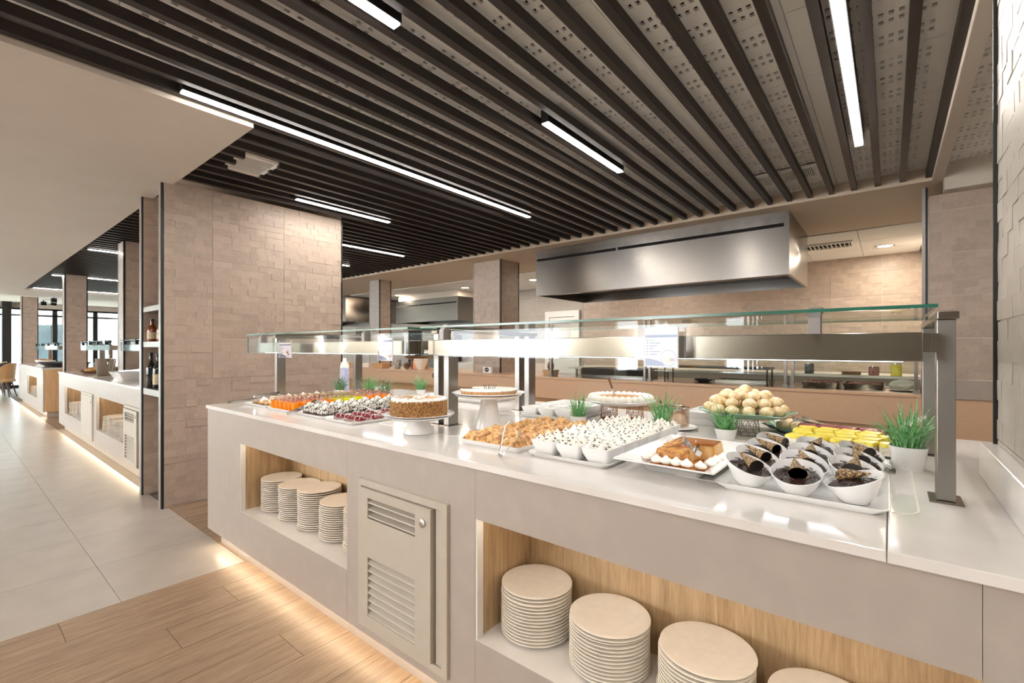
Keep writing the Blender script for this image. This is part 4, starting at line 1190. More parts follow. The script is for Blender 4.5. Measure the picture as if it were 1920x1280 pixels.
tongs('flat steel tongs lying across the cut flan', FX + 0.058, FY - 0.085, ZC + 0.060, PI*0.66, 0.06, 0.15, 0.022, roll=0.5)
# ------------------------------------------------------------------ chocolate mousse bowls
tray('white tray of slanted chocolate mousse bowls', -0.372, 0.0, 1.318, 1.93, h=0.018, flare=0.016)
def slant_loop(r, z, dz, n=36, fz=0.0): return [(r*math.cos(2*PI*j/n) + fz*0, r*math.sin(2*PI*j/n), z + dz*math.cos(2*PI*j/n)) for j in range(n)]
bowl = MB().loft([slant_loop(0.024, 0, 0), slant_loop(0.029, 0.0005, 0), slant_loop(0.044, 0.020, 0.003), slant_loop(0.055, 0.044, 0.014), slant_loop(0.059, 0.055, 0.021), slant_loop(0.0575, 0.0562, 0.0212), slant_loop(0.0535, 0.045, 0.015), slant_loop(0.040, 0.020, 0.003), slant_loop(0.02, 0.008, 0)]).mesh('bowl', K['china'], smooth=40)
mm = MB(); rr = random.Random(12)
loops = []
for i in range(8):
    f = i / 7; q = 0.0515*(1 - f) + 0.002
    loops.append([(q*math.cos(2*PI*j/24), q*math.sin(2*PI*j/24), 0.0425 + 0.013*(1 - f)*math.cos(2*PI*j/24) + 0.012*math.sin(f*PI*0.5) + (rr.uniform(-0.003, 0.003) if 0 < i < 7 else 0)) for j in range(24)])
mm.loft(loops, True, True)
mousse = mm.mesh('mousse', K['choc'], smooth=60)
wm = MB(); n = 14      # rolled wafer cone coated in nuts
cone = []
for i in range(6):
    f = i / 5; q = 0.003 + 0.019*f
    cone.append([(-0.042 + 0.074*f, q*math.cos(2*PI*j/n), 0.078 - 0.022*f + q*0.75*math.sin(2*PI*j/n)) for j in range(n)])
wm.loft(cone, True, False)
wafer = wm.mesh('wafer_cone', K['wafer'], smooth=50)
wend = MB()
wend.lathe([(0.0215, 0), (0.002, 0.0)], 14); wend.xf(Matrix.Translation((0.029, 0, 0.057)) @ Matrix.Rotation(PI/2, 4, 'Y') @ Matrix.Diagonal((0.75, 1, 1, 1)))  # near-black disc in place of shade inside the cone's opening
cmn = MB()
wendm = wend.mesh('wafer_end', K['chips'])
for k in range(80):
    a = rr.uniform(0, 6.28); q = 0.048*math.sqrt(rr.random()); s = rr.uniform(0.001, 0.0028)
    b0 = len(cmn.v); cmn.box(-s*1.6, s*1.6, -s*0.6, s*0.6, -0.0006, 0.0006)
    cmn.xf(Matrix.Translation((q*math.cos(a), q*math.sin(a), 0.047 + 0.013*q*math.cos(a)/0.0515 + 0.008*(1 - q/0.0515) + rr.uniform(0, 0.004))) @ Matrix.Rotation(rr.uniform(0, 3), 4, 'Z') @ Matrix.Rotation(rr.uniform(-.5, .5), 4, 'X'), b0)
chips = cmn.mesh('chocolate_shavings', K['chips'])
root = None
spots = [(-0.298, 1.395, 2.7), (-0.186, 1.388, 1.6), (-0.067, 1.400, 0.3), (-0.303, 1.520, 2.5), (-0.186, 1.522, 2.1), (-0.072, 1.528, 2.4), (-0.300, 1.655, 2.3), (-0.184, 1.650, 2.2), (-0.070, 1.656, 2.5), (-0.300, 1.790, 2.4), (-0.182, 1.782, 2.3), (-0.068, 1.784, 2.5), (-0.250, 1.886, 2.2), (-0.125, 1.892, 2.4)]
for i, (x, y, rz) in enumerate(spots):
    loc = (x, y, ZC + 0.0062)
    if i == 12: pass
    if i > 11: continue
    if root is None:
        root = thing('mousse_bowl', 'slanted white bowl of chocolate mousse with a nut wafer cone', 'dessert bowl', loc, rz, 'chocolate mousse bowls')
        put('bowl', bowl, root); put('mousse', mousse, root); wc = put('wafer_cone', wafer, root, rz=PI*0.9); put('wafer_end', wendm, wc)
        o = put('chocolate_shavings', chips, root); o['kind'] = 'stuff'; q = root
    else: q = dup(root, loc, rz)
    for ch in q.children:
        if ch.name.startswith('wafer_cone'): ch.rotation_euler = (0, 0, PI*0.9 + 0.7*math.sin(i*2.3))
    q['label'] = rc('slanted bowl of chocolate mousse', i // 3, i % 3, ['column beside the flan', 'middle column', 'column nearest the end post'])
tongs('steel tongs on the rear corner of the mousse tray', 0.005, 1.70, ZC + 0.03, PI*0.62, 0.02, 0.16, 0.02)

# ------------------------------------------------------------------ yellow and berry cakes
tray('white tray of yellow glazed cakes', -0.315, 0.045, 1.955, 2.36, h=0.014)
def cake_piece(kind, glaze):
    b = MB().rrect([(0.030, 0.030, 0.003, 0), (0.030, 0.030, 0.003, 0.012)], n=2)
    s = MB().rrect([(0.030, 0.030, 0.003, 0.0122), (0.0295, 0.0295, 0.004, 0.045)], n=2)
    g = MB().rrect([(0.031, 0.031, 0.004, 0.040), (0.0315, 0.0315, 0.005, 0.047), (0.029, 0.029, 0.006, 0.052), (0.02, 0.02, 0.008, 0.053)], n=3)
    return b, s, g
root = {}
for i in range(5):
    for k in range(5):
        kind = 'yellow' if k < 4 else 'berry'
        loc = (-0.268 + 0.068*i + 0.012*(k % 2), 2.012 + 0.075*k, ZC + 0.0062); rz = R.uniform(-0.35, 0.35)
        if loc[0] > 0.005: continue
        if kind not in root:
            t = thing('glazed_cake_square', 'yellow glazed cake square with white sponge and dark base' if kind == 'yellow' else 'berry glazed cake square behind the yellow ones', 'cake', loc, rz, kind + ' cake squares')
            b, s, g = cake_piece(kind, None)
            obj('base', b, K['dcookie'], t); obj('sponge', s, K['sponge'], t, smooth=40); obj('glaze', g, K['yglaze'] if kind == 'yellow' else K['berry'], t, smooth=40)
            root[kind] = t
        else: t = dup(root[kind], loc, rz)
        t['label'] = '%s glazed cake square, %s row behind the mousse bowls, %s column from the profiteroles' % (kind, NTH[k], NTH[i])

# ------------------------------------------------------------------ profiteroles on green dish
def green_dish(label, x, y, z, r, h):
    loops = []; n = 60
    for q, zz, wv in ((0.45, 0.0, 0), (0.5, 0.0, 0), (0.8, 0.35, 0.004), (1.0, 1.0, 0.012), (0.985, 1.06, 0.012), (0.78, 0.5, 0.004), (0.45, 0.14, 0), (0.05, 0.12, 0)):
        loops.append([((r*q + wv*math.cos(10*2*PI*j/n))*math.cos(2*PI*j/n), (r*q + wv*math.cos(10*2*PI*j/n))*math.sin(2*PI*j/n), h*zz + wv*0.4*math.cos(5*2*PI*j/n)) for j in range(n)])
    o = put('scalloped_dish', MB().loft(loops).mesh('scalloped_dish', K['green_glass'], smooth=50), None, (x, y, z + 0.004))
    return tag(o, label, 'dish')
GX, GY = -0.505, 2.29
basket('silver wire basket propping up the green profiterole dish', -0.485, 2.235, 0.052, 0.044, 0.066, 'wire', False)
green_dish('pale green scalloped dish piled with profiteroles', GX, GY, ZC + 0.064, 0.195, 0.030)
pms = []
for v in range(4):
    mb = MB(); lump(mb, (0, 0, 0), 0.029, 0.023, 14, 9, 30 + v, 0.14, 0.92); pms.append(mb.mesh('profiterole', K['puff'], smooth=60))
sgm = MB(); sgm.sphere((0, 0, 0.004), 0.024, 0.023, 0.0195, 12, 8, half=True)
sugar = sgm.mesh('icing_sugar', K['cream'], smooth=60)
zb = ZC + 0.064 + 0.008
k = 0
for lv, (rad, num, z, ph) in enumerate(((0.148, 15, 0.042, 0), (0.092, 9, 0.030, .2), (0.034, 3, 0.030, .4), (0.122, 12, 0.078, .3), (0.062, 6, 0.074, .1), (0.084, 8, 0.110, .5), (0.03, 3, 0.108, .2), (0.0, 1, 0.138, 0))):
    for j in range(num):
        a = ph + 2*PI*j/num + R.uniform(-0.06, 0.06)
        o = put('profiterole', pms[k % 4], None, (GX + rad*math.cos(a), GY + rad*math.sin(a), zb + z*0.86), R.uniform(0, 6))
        tag(o, 'round golden profiterole dusted with sugar, piled on the green scalloped dish', 'profiterole', 'profiteroles in the pile')
        if k % 3 == 0: put('icing_sugar', sugar, o)
        k += 1
green_dish('smaller green dish of sugared cream puffs', -0.33, 2.46, ZC - 0.003, 0.135, 0.026)
for j, (dx, dy) in enumerate(((-0.05, -0.03), (0.01, -0.045), (0.06, -0.01), (0.03, 0.045), (-0.03, 0.04), (0.0, 0.0))):
    o = put('cream_puff', pms[j % 4], None, (-0.33 + dx, 2.46 + dy, ZC + 0.026), j*1.3); put('icing_sugar', sugar, o)
    tag(o, 'sugared cream puff on the smaller green dish', 'cream puff', 'cream puffs on the smaller green dish')
tongs('steel tongs resting on the small green dish', -0.20, 2.32, ZC + 0.052, PI*0.72, 0.02, 0.2, 0.025)

# ------------------------------------------------------------------ potted grasses
plant('large potted grass with white flowers beside the end post', 0.045, 1.915, 0.050, 0.072, 0.135, 170, 0.95, 1, 'grass', 7)
plant('potted grass with purple buds in front of the profiteroles', -0.53, 2.065, 0.045, 0.044, 0.105, 110, 0.9, 2, 'grass', 0, 5)
plant('tall potted grass in front of the glass jar', -0.795, 2.055, 0.046, 0.048, 0.135, 110, 0.6, 3, 'grass', 0, 5)
plant('potted grass between the streusel and the white lidless bowls', -1.195, 1.99, 0.042, 0.044, 0.115, 110, 0.85, 4, 'grass', 0, 4)
plant('small potted grass behind the jelly cups', -3.36, 1.985, 0.046, 0.05, 0.13, 100, 0.85, 5, 'grass2', 0, 4)
plant('pale potted grass beside the round white bowl', -3.125, 2.10, 0.042, 0.038, 0.14, 120, 0.8, 6, 'grass')
plant('dark potted grass with buds behind the nut cake', -2.955, 2.115, 0.046, 0.038, 0.13, 110, 0.8, 7, 'grass2', 0, 5)
plant('small bright potted grass on the back tray', -2.99, 2.49, 0.04, 0.038, 0.13, 100, 0.8, 8, 'grass')

# ------------------------------------------------------------------ back row tableware
sb2 = sq_bowl_mesh(0.052, 0.05)
custard = MB().rrect([(0.042, 0.042, 0.006, 0.02), (0.0455, 0.0455, 0.006, 0.040)], n=2).mesh('custard', K['cream'])
tray('white tray of plain square pudding bowls behind the tart', -1.60, -1.26, 2.02, 2.52, h=0.02, flare=0.016)
root = None
for i in range(3):
    for k in range(4):
        loc = (-1.535 + 0.108*i, 2.085 + 0.112*k, ZC + 0.0062)
        if root is None:
            root = thing('pudding_bowl', 'plain square white pudding bowl on the tray behind the tart', 'dessert bowl', loc, 0, 'pudding bowls on the back tray')
            put('bowl', sb2, root); put('custard', custard, root); q = root
        else: q = dup(root, loc)
        q['label'] = 'plain pudding bowl, %s row behind the tart, %s' % (NTH[k], ['column by the tart stand', 'middle column', 'column by the cream pie'][i])
t = thing('glass_jar', 'clear glass jar behind the tall potted grass', 'jar', (-0.79, 2.185, ZC + 0.012))
obj('jar_body', MB().lathe([(0.066, 0), (0.068, 0.003), (0.068, 0.085), (0.066, 0.088), (0.064, 0.085), (0.064, 0.006), (0.01, 0.005)], 36, cap1=False), K['cup'], t, smooth=40)
obj('rim', MB().lathe([(0.0685, 0.082), (0.070, 0.086), (0.0685, 0.090), (0.066, 0.088)], 36, cap0=False, cap1=False), K['chrome'], t, smooth=40)
dish('white saucer under the glass jar', -0.79, 2.185, ZC, 0.105, 0.010)
for k in range(2):
    o = put('oblong_dish', MB().rrect([(0.075, 0.12, 0.03, 0), (0.082, 0.13, 0.03, 0.030), (0.084, 0.132, 0.03, 0.034), (0.081, 0.129, 0.03, 0.034), (0.073, 0.118, 0.03, 0.008)], n=6).mesh('oblong_dish', K['china'], smooth=40), None, (-0.715, 2.46, ZC + 0.0004 + 0.03*k))
    tag(o, ('upper' if k else 'lower') + ' oblong white dish of the stack right of the jar', 'dish', 'stacked oblong dishes')
dish('round white bowl at the back left of the desserts', -3.27, 2.27, ZC, 0.085, 0.055, name='round_bowl')
tray('large white platter on the back row behind the nut cake', -2.72, -2.10, 2.28, 2.62, h=0.035, flare=0.03)
t = thing('napkin', 'crumpled pink napkin on the back platter', 'napkin', (-2.33, 2.38, ZC + 0.0065))
mb = MB()
for j in range(4): lump(mb, (0.035*(j - 1.5), 0.02*math.sin(j*2), 0.02), 0.036, 0.026, 10, 6, 80 + j, 0.3)
obj('folds', mb, K['pink'], t, smooth=60)
t = thing('serving_spoon', 'dark serving spoon standing up among the back grasses', 'spoon', (-2.66, 2.40, ZC + 0.03))
obj('handle', MB().tube([(0, 0, 0), (-0.05, 0.01, 0.07), (-0.08, 0.015, 0.12)], 0.004, 6), K['black'], t, smooth=50)
obj('bowl', MB().sphere((-0.09, 0.017, 0.135), 0.012, 0.008, 0.022, 10, 7), K['black'], t, smooth=60)
t = thing('drink_bottle', 'tall bottle with a lavender label at the back left', 'bottle', (-3.485, 2.10, ZC))
obj('body', MB().lathe([(0.034, 0), (0.036, 0.004), (0.036, 0.225), (0.030, 0.25), (0.016, 0.27), (0.014, 0.295)], 28), K['white'], t, smooth=40)
lb = obj('label', MB().lathe([(0.0364, 0.02), (0.0364, 0.215)], 28, cap0=False, cap1=False), K['lav'], t, smooth=40)
for j in range(5):
    obj('icon', MB().lathe([(0.007, 0), (0.007, 0.0006), (0.004, 0.0006), (0.004, 0)], 12, cap0=False, cap1=False).xf(Matrix.Rotation(-0.7, 4, 'Z') @ Matrix.Translation((0.0362, 0, 0.19 - 0.028*j)) @ Matrix.Rotation(PI/2, 4, 'Y')), K['white'], lb)
    obj('text_line', MB().box(0.0362, 0.0369, -0.008, 0.014, 0.188 - 0.028*j, 0.190 - 0.028*j).xf(Matrix.Rotation(-0.1, 4, 'Z')), K['print'], lb)

# ------------------------------------------------------------------ menu cards in acrylic holders hung on the guard glass
def menu_card(label, x0, x1, z0, z1, y=1.352, lines=6, photo=True):
    t = thing('menu_card_holder', label, 'menu card', ((x0 + x1)/2, y, z0))
    w, h = (x1 - x0), (z1 - z0); a = -w/2
    obj('acrylic_sleeve', MB().add([(a, -0.002, 0), (-a, -0.002, 0), (-a, -0.002, h), (a, -0.002, h)], [(0, 1, 2, 3)]).box(a, -a, -0.002, 0.024, h - 0.002, h).box(a, -a, -0.002, 0.0045, 0, 0.002), K['acrylic'], t)
    obj('sleeve_edge', MB().box(-a, -a + 0.0015, -0.002, 0.004, 0, h).box(a - 0.0015, a, -0.002, 0.004, 0, h), K['white'], t)
    c = obj('card', MB().box(a + 0.002, -a - 0.002, 0.0008, 0.003, 0.003, h - 0.012), K['card'], t)
    obj('header_band', MB().box(a + 0.002, -a - 0.002, 0.0004, 0.0008, h - 0.030, h - 0.022), K['print'], c)
    for k in range(lines):
        zz = h - 0.038 - 0.0085*k
        obj('icon', MB().lathe([(0.0024, 0), (0.0024, 0.0003)], 8).xf(Matrix.Translation((a + 0.008, 0.0008, zz)) @ Matrix.Rotation(PI/2, 4, 'X')), K['print'], c)
        obj('text_line', MB().box(a + 0.014, a + 0.014 + w*(0.14 + 0.1*((k*5) % 3)), 0.0004, 0.0008, zz - 0.0012, zz + 0.0012), K['print'], c)
    pts = [(a + 0.014*i/10*w/0.1*7, 0, 0.004 + 0.026*math.cos(i/10*1.5)) for i in range(11)]
    swoosh = [(a + 0.002, 0.0004, 0.004), (a + w*0.62, 0.0004, 0.004), (a + w*0.55, 0.0004, 0.014), (a + w*0.35, 0.0004, 0.022), (a + w*0.12, 0.0004, 0.026), (a + 0.002, 0.0004, 0.026)]
    obj('blue_swoosh', MB().add(swoosh, [(0,1,2,3,4,5)]), K['print'], c)
    if photo:
        cx_ = a + w*0.72; cz = 0.028; r = min(0.024, w*0.24)
        def disc(rad, dx, dz, m, yy, sx=1, sz=1, nm='dessert_photo'):
            obj(nm, MB().add([(cx_ + dx + rad*sx*math.cos(2*PI*j/24), yy, cz + dz + rad*sz*math.sin(2*PI*j/24)) for j in range(24)], [tuple(range(24))]), m, c)
        disc(r, 0, 0, K['print'], 0.0004); disc(r*0.93, 0, 0, K['card'], 0.0002)
        disc(r*0.62, -r*0.1, -r*0.12, K['puff'], 0.0, 1, 0.8); disc(r*0.5, -r*0.1, r*0.35, K['red'], -0.0002, 1, 0.55); disc(r*0.35, r*0.5, -r*0.2, K['berry'], -0.0002, 0.9, 0.6)
    return t
menu_card('menu card with a flan photo hanging on the guard glass', -0.578, -0.478, 1.242, 1.361)
menu_card('narrow menu card on the guard glass above the nut cake', -1.945, -1.83, 1.237, 1.359)
menu_card('small menu card on the guard glass above the jelly cups', -3.0, -2.84, 1.237, 1.345)

# ------------------------------------------------------------------ bottles on the partition shelves
def bottle(label, x, y, z, h, r, m, lab=True, cap='black'):
    t = thing('spirit_bottle', label, 'bottle', (x, y, z))
    obj('glass_body', MB().lathe([(r*0.92, 0), (r, 0.004), (r, h*0.55), (r*0.85, h*0.64), (r*0.36, h*0.74), (r*0.34, h*0.93), (r*0.4, h*0.935), (r*0.4, h*0.96)], 24), K[m], t, smooth=40)
    obj('cap', MB().lathe([(r*0.42, h*0.9), (r*0.42, h), (r*0.38, h*1.005)], 18), K[cap], t, smooth=40)
    if lab: obj('label', MB().lathe([(r*1.012, h*0.12), (r*1.012, h*0.42)], 24, cap0=False, cap1=False), K['label'], t, smooth=40)
bottle('amber spirit bottle with pale label on the middle shelf', -5.05, 1.178, 1.3542, 0.20, 0.036, 'amber')
bottle('second amber bottle half hidden by the shelf post', -4.93, 1.215, 1.3542, 0.2, 0.034, 'amber')
bottle('tall dark wine bottle on the lower shelf', -5.06, 1.172, 0.9482, 0.31, 0.036, 'darkglass', False)
bottle('dark wine bottle beside the shelf post', -4.93, 1.19, 0.9482, 0.30, 0.036, 'darkglass', True)
# ------------------------------------------------------------------ kitchen line items
def glass_screen(label, x0, x1, y=5.08):
    t = thing('glass_screen', label, 'glass screen', ((x0 + x1)/2, y, ZC))
    for x in (x0, x1):
        obj('post', MB().box(x - 0.012, x + 0.012, y - 0.02, y + 0.02, ZC + 0.0003, 1.42), K['steelz'], t, world=True)
        obj('clamp', MB().box(x - 0.022, x + 0.022, y - 0.03, y + 0.03, ZC + 0.0002, ZC + 0.03), K['grey'], t, world=True)
    obj('pane', MB().box(x0 + 0.013, x1 - 0.013, y - 0.004, y + 0.004, ZC + 0.03, 1.38), K['glass'], t, world=True)
    obj('top_pane', gl(x0, x1, y - 0.02, y + 0.32, 1.421, 1.429, 'z'), [K['glass'], K['gedge']], t, world=True)
glass_screen('clear screen panel in front of the griddle', -3.46, -2.17)
glass_screen('clear screen panel in front of the black warming shelf', -2.11, -0.77)
glass_screen('clear screen panel in front of the meat pans', -0.71, 0.17)
t = thing('griddle', 'long dark griddle on the serving line', 'griddle', (-2.68, 5.5, ZC))
obj('body', MB().box(-3.1, -2.25, 5.25, 5.66, ZC + 0.0003, 1.03), K['stainedwood'] if False else K['dsteel'], t, world=True)
obj('hot_plate', MB().box(-3.1, -2.25, 5.25, 5.66, 1.0301, 1.045), K['black'], t, world=True)
obj('front_band', MB().box(-3.1, -2.25, 5.238, 5.2499, 0.96, 1.03), K['void'], t, world=True)
t = thing('warming_shelf', 'black warming shelf with curved bar on legs', 'shelf', (-1.5, 5.45, ZC))
obj('shelf_board', MB().box(-2.05, -0.95, 5.3, 5.6, 1.075, 1.095), K['black'], t, world=True)
for x in (-2.03, -0.97):
    obj('leg', MB().tube([(x, 5.32, ZC + 0.001), (x, 5.32, 1.075)], 0.008, 6), K['black'], t, world=True)
    obj('leg', MB().tube([(x, 5.58, ZC + 0.001), (x, 5.58, 1.075)], 0.008, 6), K['black'], t, world=True)
t = thing('black_pan', 'round black pan lid leaning under the warming shelf', 'pan', (-1.62, 5.4, ZC))
obj('disc', MB().lathe([(0.05, 0), (0.085, 0.01), (0.10, 0.03), (0.095, 0.032), (0.07, 0.012), (0.01, 0.01)], 28).xf(Matrix.Translation((0, 0, 0.001))), K['black'], t, smooth=40)
t = thing('warming_tray', 'dark inset warming tray below the black shelf', 'tray', (-1.25, 5.6, ZC))
obj('rim', MB().rrect([(0.28, 0.15, 0.01, 0.0004), (0.28, 0.15, 0.01, 0.03), (0.27, 0.14, 0.01, 0.03), (0.265, 0.135, 0.01, 0.006)], n=3), K['steel'], t)
obj('liner', MB().rrect([(0.262, 0.132, 0.01, 0.0065), (0.262, 0.132, 0.01, 0.01)], n=3), K['void'], t)
for j, (x, lab) in enumerate(((-0.52, 'steel pan of raw meat strips beside the screen post'), (-0.19, 'steel pan of darker meat strips near the paper bag'))):
    t = thing('meat_pan', lab, 'food pan', (x, 5.55, ZC))
    obj('pan', MB().rrect([(0.14, 0.20, 0.02, 0.0004), (0.155, 0.215, 0.02, 0.045), (0.16, 0.22, 0.02, 0.046), (0.15, 0.21, 0.02, 0.046), (0.135, 0.195, 0.02, 0.006)], n=4), K['steel'], t, smooth=40)
    mb = MB(); rr = random.Random(90 + j)
    for k in range(60): lump(mb, (rr.uniform(-0.115, 0.115), rr.uniform(-0.175, 0.175), 0.030 + rr.uniform(0, 0.012)), rr.uniform(0.018, 0.03), 0.011, 7, 4, k, 0.3, 0.5)
    o = obj('meat_strips', mb, K['meat'], t, smooth=60); o['kind'] = 'stuff'
t = thing('paper_parcel', 'crumpled white paper parcel on a plate by the end of the line', 'parcel', (0.09, 5.35, ZC + 0.012))
mb = MB(); lump(mb, (0, 0, 0.04), 0.085, 0.045, 16, 9, 7, 0.4); obj('paper', mb, K['paper'], t, smooth=30)
dish('grey plate under the paper parcel', 0.09, 5.35, ZC, 0.10, 0.012, 'stone')
t = thing('prep_bench', 'pale prep bench behind the serving line', 'bench', (-1.9, 8.1, 0))
obj('top', MB().box(-4.6, 0.3, 7.75, 8.44, 0.90, 0.94), K['stone'], t, world=True)
obj('front', MB().box(-4.6, 0.3, 7.8, 7.82, 0.0, 0.8999), K['panel'], t, world=True)
obj('carcass', MB().box(-4.58, 0.28, 7.83, 8.43, 0.0, 0.8999), K['panel'], t, world=True)
t = thing('shelf_rack', 'pale shelf across the rear of the serving line', 'shelf', (-1.3, 5.85, ZC))
obj('board', MB().box(-3.6, 0.15, 5.70, 5.9, 1.005, 1.03), K['stone'], t, world=True)
for x in (-3.55, -2.2, -0.86, 0.1): obj('bracket', MB().box(x - 0.01, x + 0.01, 5.85, 5.89, ZC + 0.0003, 1.005), K['grey'], t, world=True)
t = thing('wooden_box', 'small wooden tray on the pale shelf above the meat pans', 'tray', (-0.3, 5.8, 1.0302))
obj('board', MB().rrect([(0.075, 0.05, 0.02, 0), (0.08, 0.055, 0.02, 0.03), (0.07, 0.045, 0.02, 0.03), (0.068, 0.043, 0.02, 0.008)], n=5), K['stainedwood'], t, smooth=40)
for x, lab, m, h in ((-0.66, 'dark glass jar on the pale shelf by the screen post', 'darkglass', 0.11), (-0.12, 'clear jar of pink sauce on the pale shelf', 'meat', 0.09), (0.05, 'jar of yellow oil at the end of the pale shelf', 'yglaze', 0.12)):
    t = thing('sauce_jar', lab, 'jar', (x, 5.8, 1.0302))
    obj('body', MB().lathe([(0.04, 0), (0.043, 0.004), (0.043, h*0.85), (0.038, h*0.92)], 20), K[m], t, smooth=40)
    obj('lid', MB().lathe([(0.04, h*0.92), (0.04, h), (0.036, h*1.01)], 20), K['chrome'], t, smooth=40)
# pineapple, sign, bottle and dishes on the left stretch of the rear counter
t = thing('pineapple', 'pineapple in a wooden box on the rear counter', 'pineapple', (-3.62, 5.3, ZC))
obj('box', MB().rrect([(0.07, 0.07, 0.004, 0.0004), (0.085, 0.085, 0.004, 0.075), (0.08, 0.08, 0.004, 0.075), (0.066, 0.066, 0.004, 0.006)], n=2), K['oak'], t)
mb = MB(); lump(mb, (0, 0, 0.13), 0.045, 0.07, 14, 10, 3, 0.06); obj('fruit', mb, K['stainedwood'], t, smooth=60)
mb = MB()
for k in range(18):
    a = k*2.4; q = 0.03 + 0.03*(k % 3)/2
    mb.tube([(0.01*math.cos(a), 0.01*math.sin(a), 0.19), (q*0.6*math.cos(a), q*0.6*math.sin(a), 0.25), (q*math.cos(a), q*math.sin(a), 0.30 - 0.02*(k % 3))], 0.006, 4, rr=[0.007, 0.006, 0.001])
obj('crown_leaves', mb, K['grass2'], t)
t = thing('table_sign', 'small white sign block with a black oval on the rear counter', 'sign', (-4.70, 5.2, ZC))
obj('block', MB().rrect([(0.085, 0.02, 0.012, 0.0004), (0.085, 0.02, 0.012, 0.09), (0.07, 0.014, 0.012, 0.095)], n=4), K['white'], t, smooth=40)
ov = obj('black_oval', MB().add([(0.045*math.cos(2*PI*j/24), -0.0206, 0.052 + 0.034*math.sin(2*PI*j/24)) for j in range(24)], [tuple(range(24))]), K['black'], t)
for j in range(3): obj('lettering', MB().box(-0.03 + 0.021*j, -0.014 + 0.021*j, -0.0212, -0.0207, 0.048, 0.056), K['white'], ov)
t = thing('sauce_bottle', 'clear bottle with black label on the rear counter', 'bottle', (-5.55, 5.2, ZC))
obj('body', MB().lathe([(0.034, 0), (0.037, 0.004), (0.037, 0.10), (0.015, 0.16), (0.013, 0.2)], 20), K['cup'], t, smooth=40)
obj('label', MB().lathe([(0.0373, 0.03), (0.0373, 0.09)], 20, cap0=False, cap1=False), K['black'], t, smooth=40)
obj('cap', MB().lathe([(0.015, 0.2), (0.015, 0.22), (0.012, 0.221)], 14), K['white'], t, smooth=40)
dish('small grey saucer under the clear bottle', -5.55, 5.2, ZC - 0.0005, 0.07, 0.0035, 'stone')
t = thing('twine_ball', 'round wicker ball ornament on the rear counter', 'ornament', (-6.62, 5.2, ZC))
mb = MB()
for k in range(9):
    mt = Matrix.Translation((0, 0, 0.062)) @ Matrix.Rotation(k*0.7, 4, 'Z') @ Matrix.Rotation(k*1.1 + 0.4, 4, 'X')
    mb.tube([tuple(mt @ Vector((0.055*math.cos(2*PI*j/16), 0.055*math.sin(2*PI*j/16), 0))) for j in range(17)], 0.005, 5)
obj('wicker', mb, K['stainedwood'], t, smooth=50)
t = thing('white_bowl', 'pale pink bowl on the rear counter beside the wicker ball', 'bowl', (-6.3, 5.25, ZC))
obj('bowl', MB().lathe([(0.05, 0), (0.055, 0.001), (0.10, 0.10), (0.125, 0.19), (0.12, 0.19), (0.095, 0.1), (0.04, 0.01)], 28), K['stone'], t, smooth=40)
t = thing('round_pan', 'wide copper pan hanging low behind the rear counter', 'pan', (-6.75, 5.6, ZC))
obj('stand', MB().lathe([(0.16, 0.0004), (0.16, 0.15), (0.15, 0.15), (0.15, 0.003)], 28), K['copper'], t, smooth=40)
obj('pan_bowl', MB().lathe([(0.10, 0.151), (0.26, 0.19), (0.30, 0.23), (0.295, 0.232), (0.25, 0.2), (0.05, 0.165)], 36), K['steel'], t, smooth=40)
t = thing('lattice_vase', 'patterned vase beside the copper stand', 'vase', (-7.02, 5.3, ZC))
obj('body', MB().lathe([(0.05, 0.0004), (0.07, 0.06), (0.06, 0.13), (0.065, 0.16), (0.055, 0.16), (0.04, 0.01)], 24), K['cookie'], t, smooth=40)
for j in range(4):
    o = put('bread_basket', MB().rrect([(0.12, 0.09, 0.02, 0.0004), (0.15, 0.11, 0.02, 0.09), (0.14, 0.10, 0.02, 0.09), (0.11, 0.08, 0.02, 0.01)], n=4).mesh('bread_basket', K['stone' if j % 2 else 'oak'], smooth=40), None, (-7.5 - 0.42*j, 5.3, ZC))
    tag(o, ['oak bread basket next to the patterned vase', 'stone coloured basket left of the slender tiled column', 'oak bread basket beyond the slender column', 'last stone coloured basket on the rear counter'][j], 'basket')
t = thing('oven_rack', 'steel oven rack below the second hood', 'rack', (-9.2, 8.0, 0))
obj('cabinet', MB().box(-9.75, -9.25, 7.7, 8.4, 0, 1.75), K['black'], t, world=True)
obj('cabinet', MB().box(-9.2, -8.55, 7.7, 8.4, 0, 1.78), K['dsteel'], t, world=True)
for k in range(7): obj('rack_bar', MB().box(-9.15, -8.6, 7.68, 7.699, 1.3 + 0.065*k, 1.32 + 0.065*k), K['white'], t, world=True)
t = thing('kitchen_range', 'white kitchen range under the second hood', 'range', (-8.1, 8.0, 0))
obj('body', MB().box(-8.5, -7.6, 7.7, 8.4, 0, 0.95), K['white'], t, world=True)
obj('backsplash', MB().box(-8.5, -7.6, 8.42, 8.45, 0.9501, 1.9), K['white'], t, world=True)
t = thing('camera_clip', 'small black clip lamp standing on the guard glass', 'lamp', (-0.62, 1.9, 1.3966))
obj('body', MB().box(-0.03, 0.0, -0.012, 0.012, 0.0, 0.018), K['black'], t)
obj('cable', MB().tube([(0.0, 0, 0.01), (0.02, 0.0, 0.008), (0.035, 0, 0.0015)], 0.002, 5), K['black'], t)

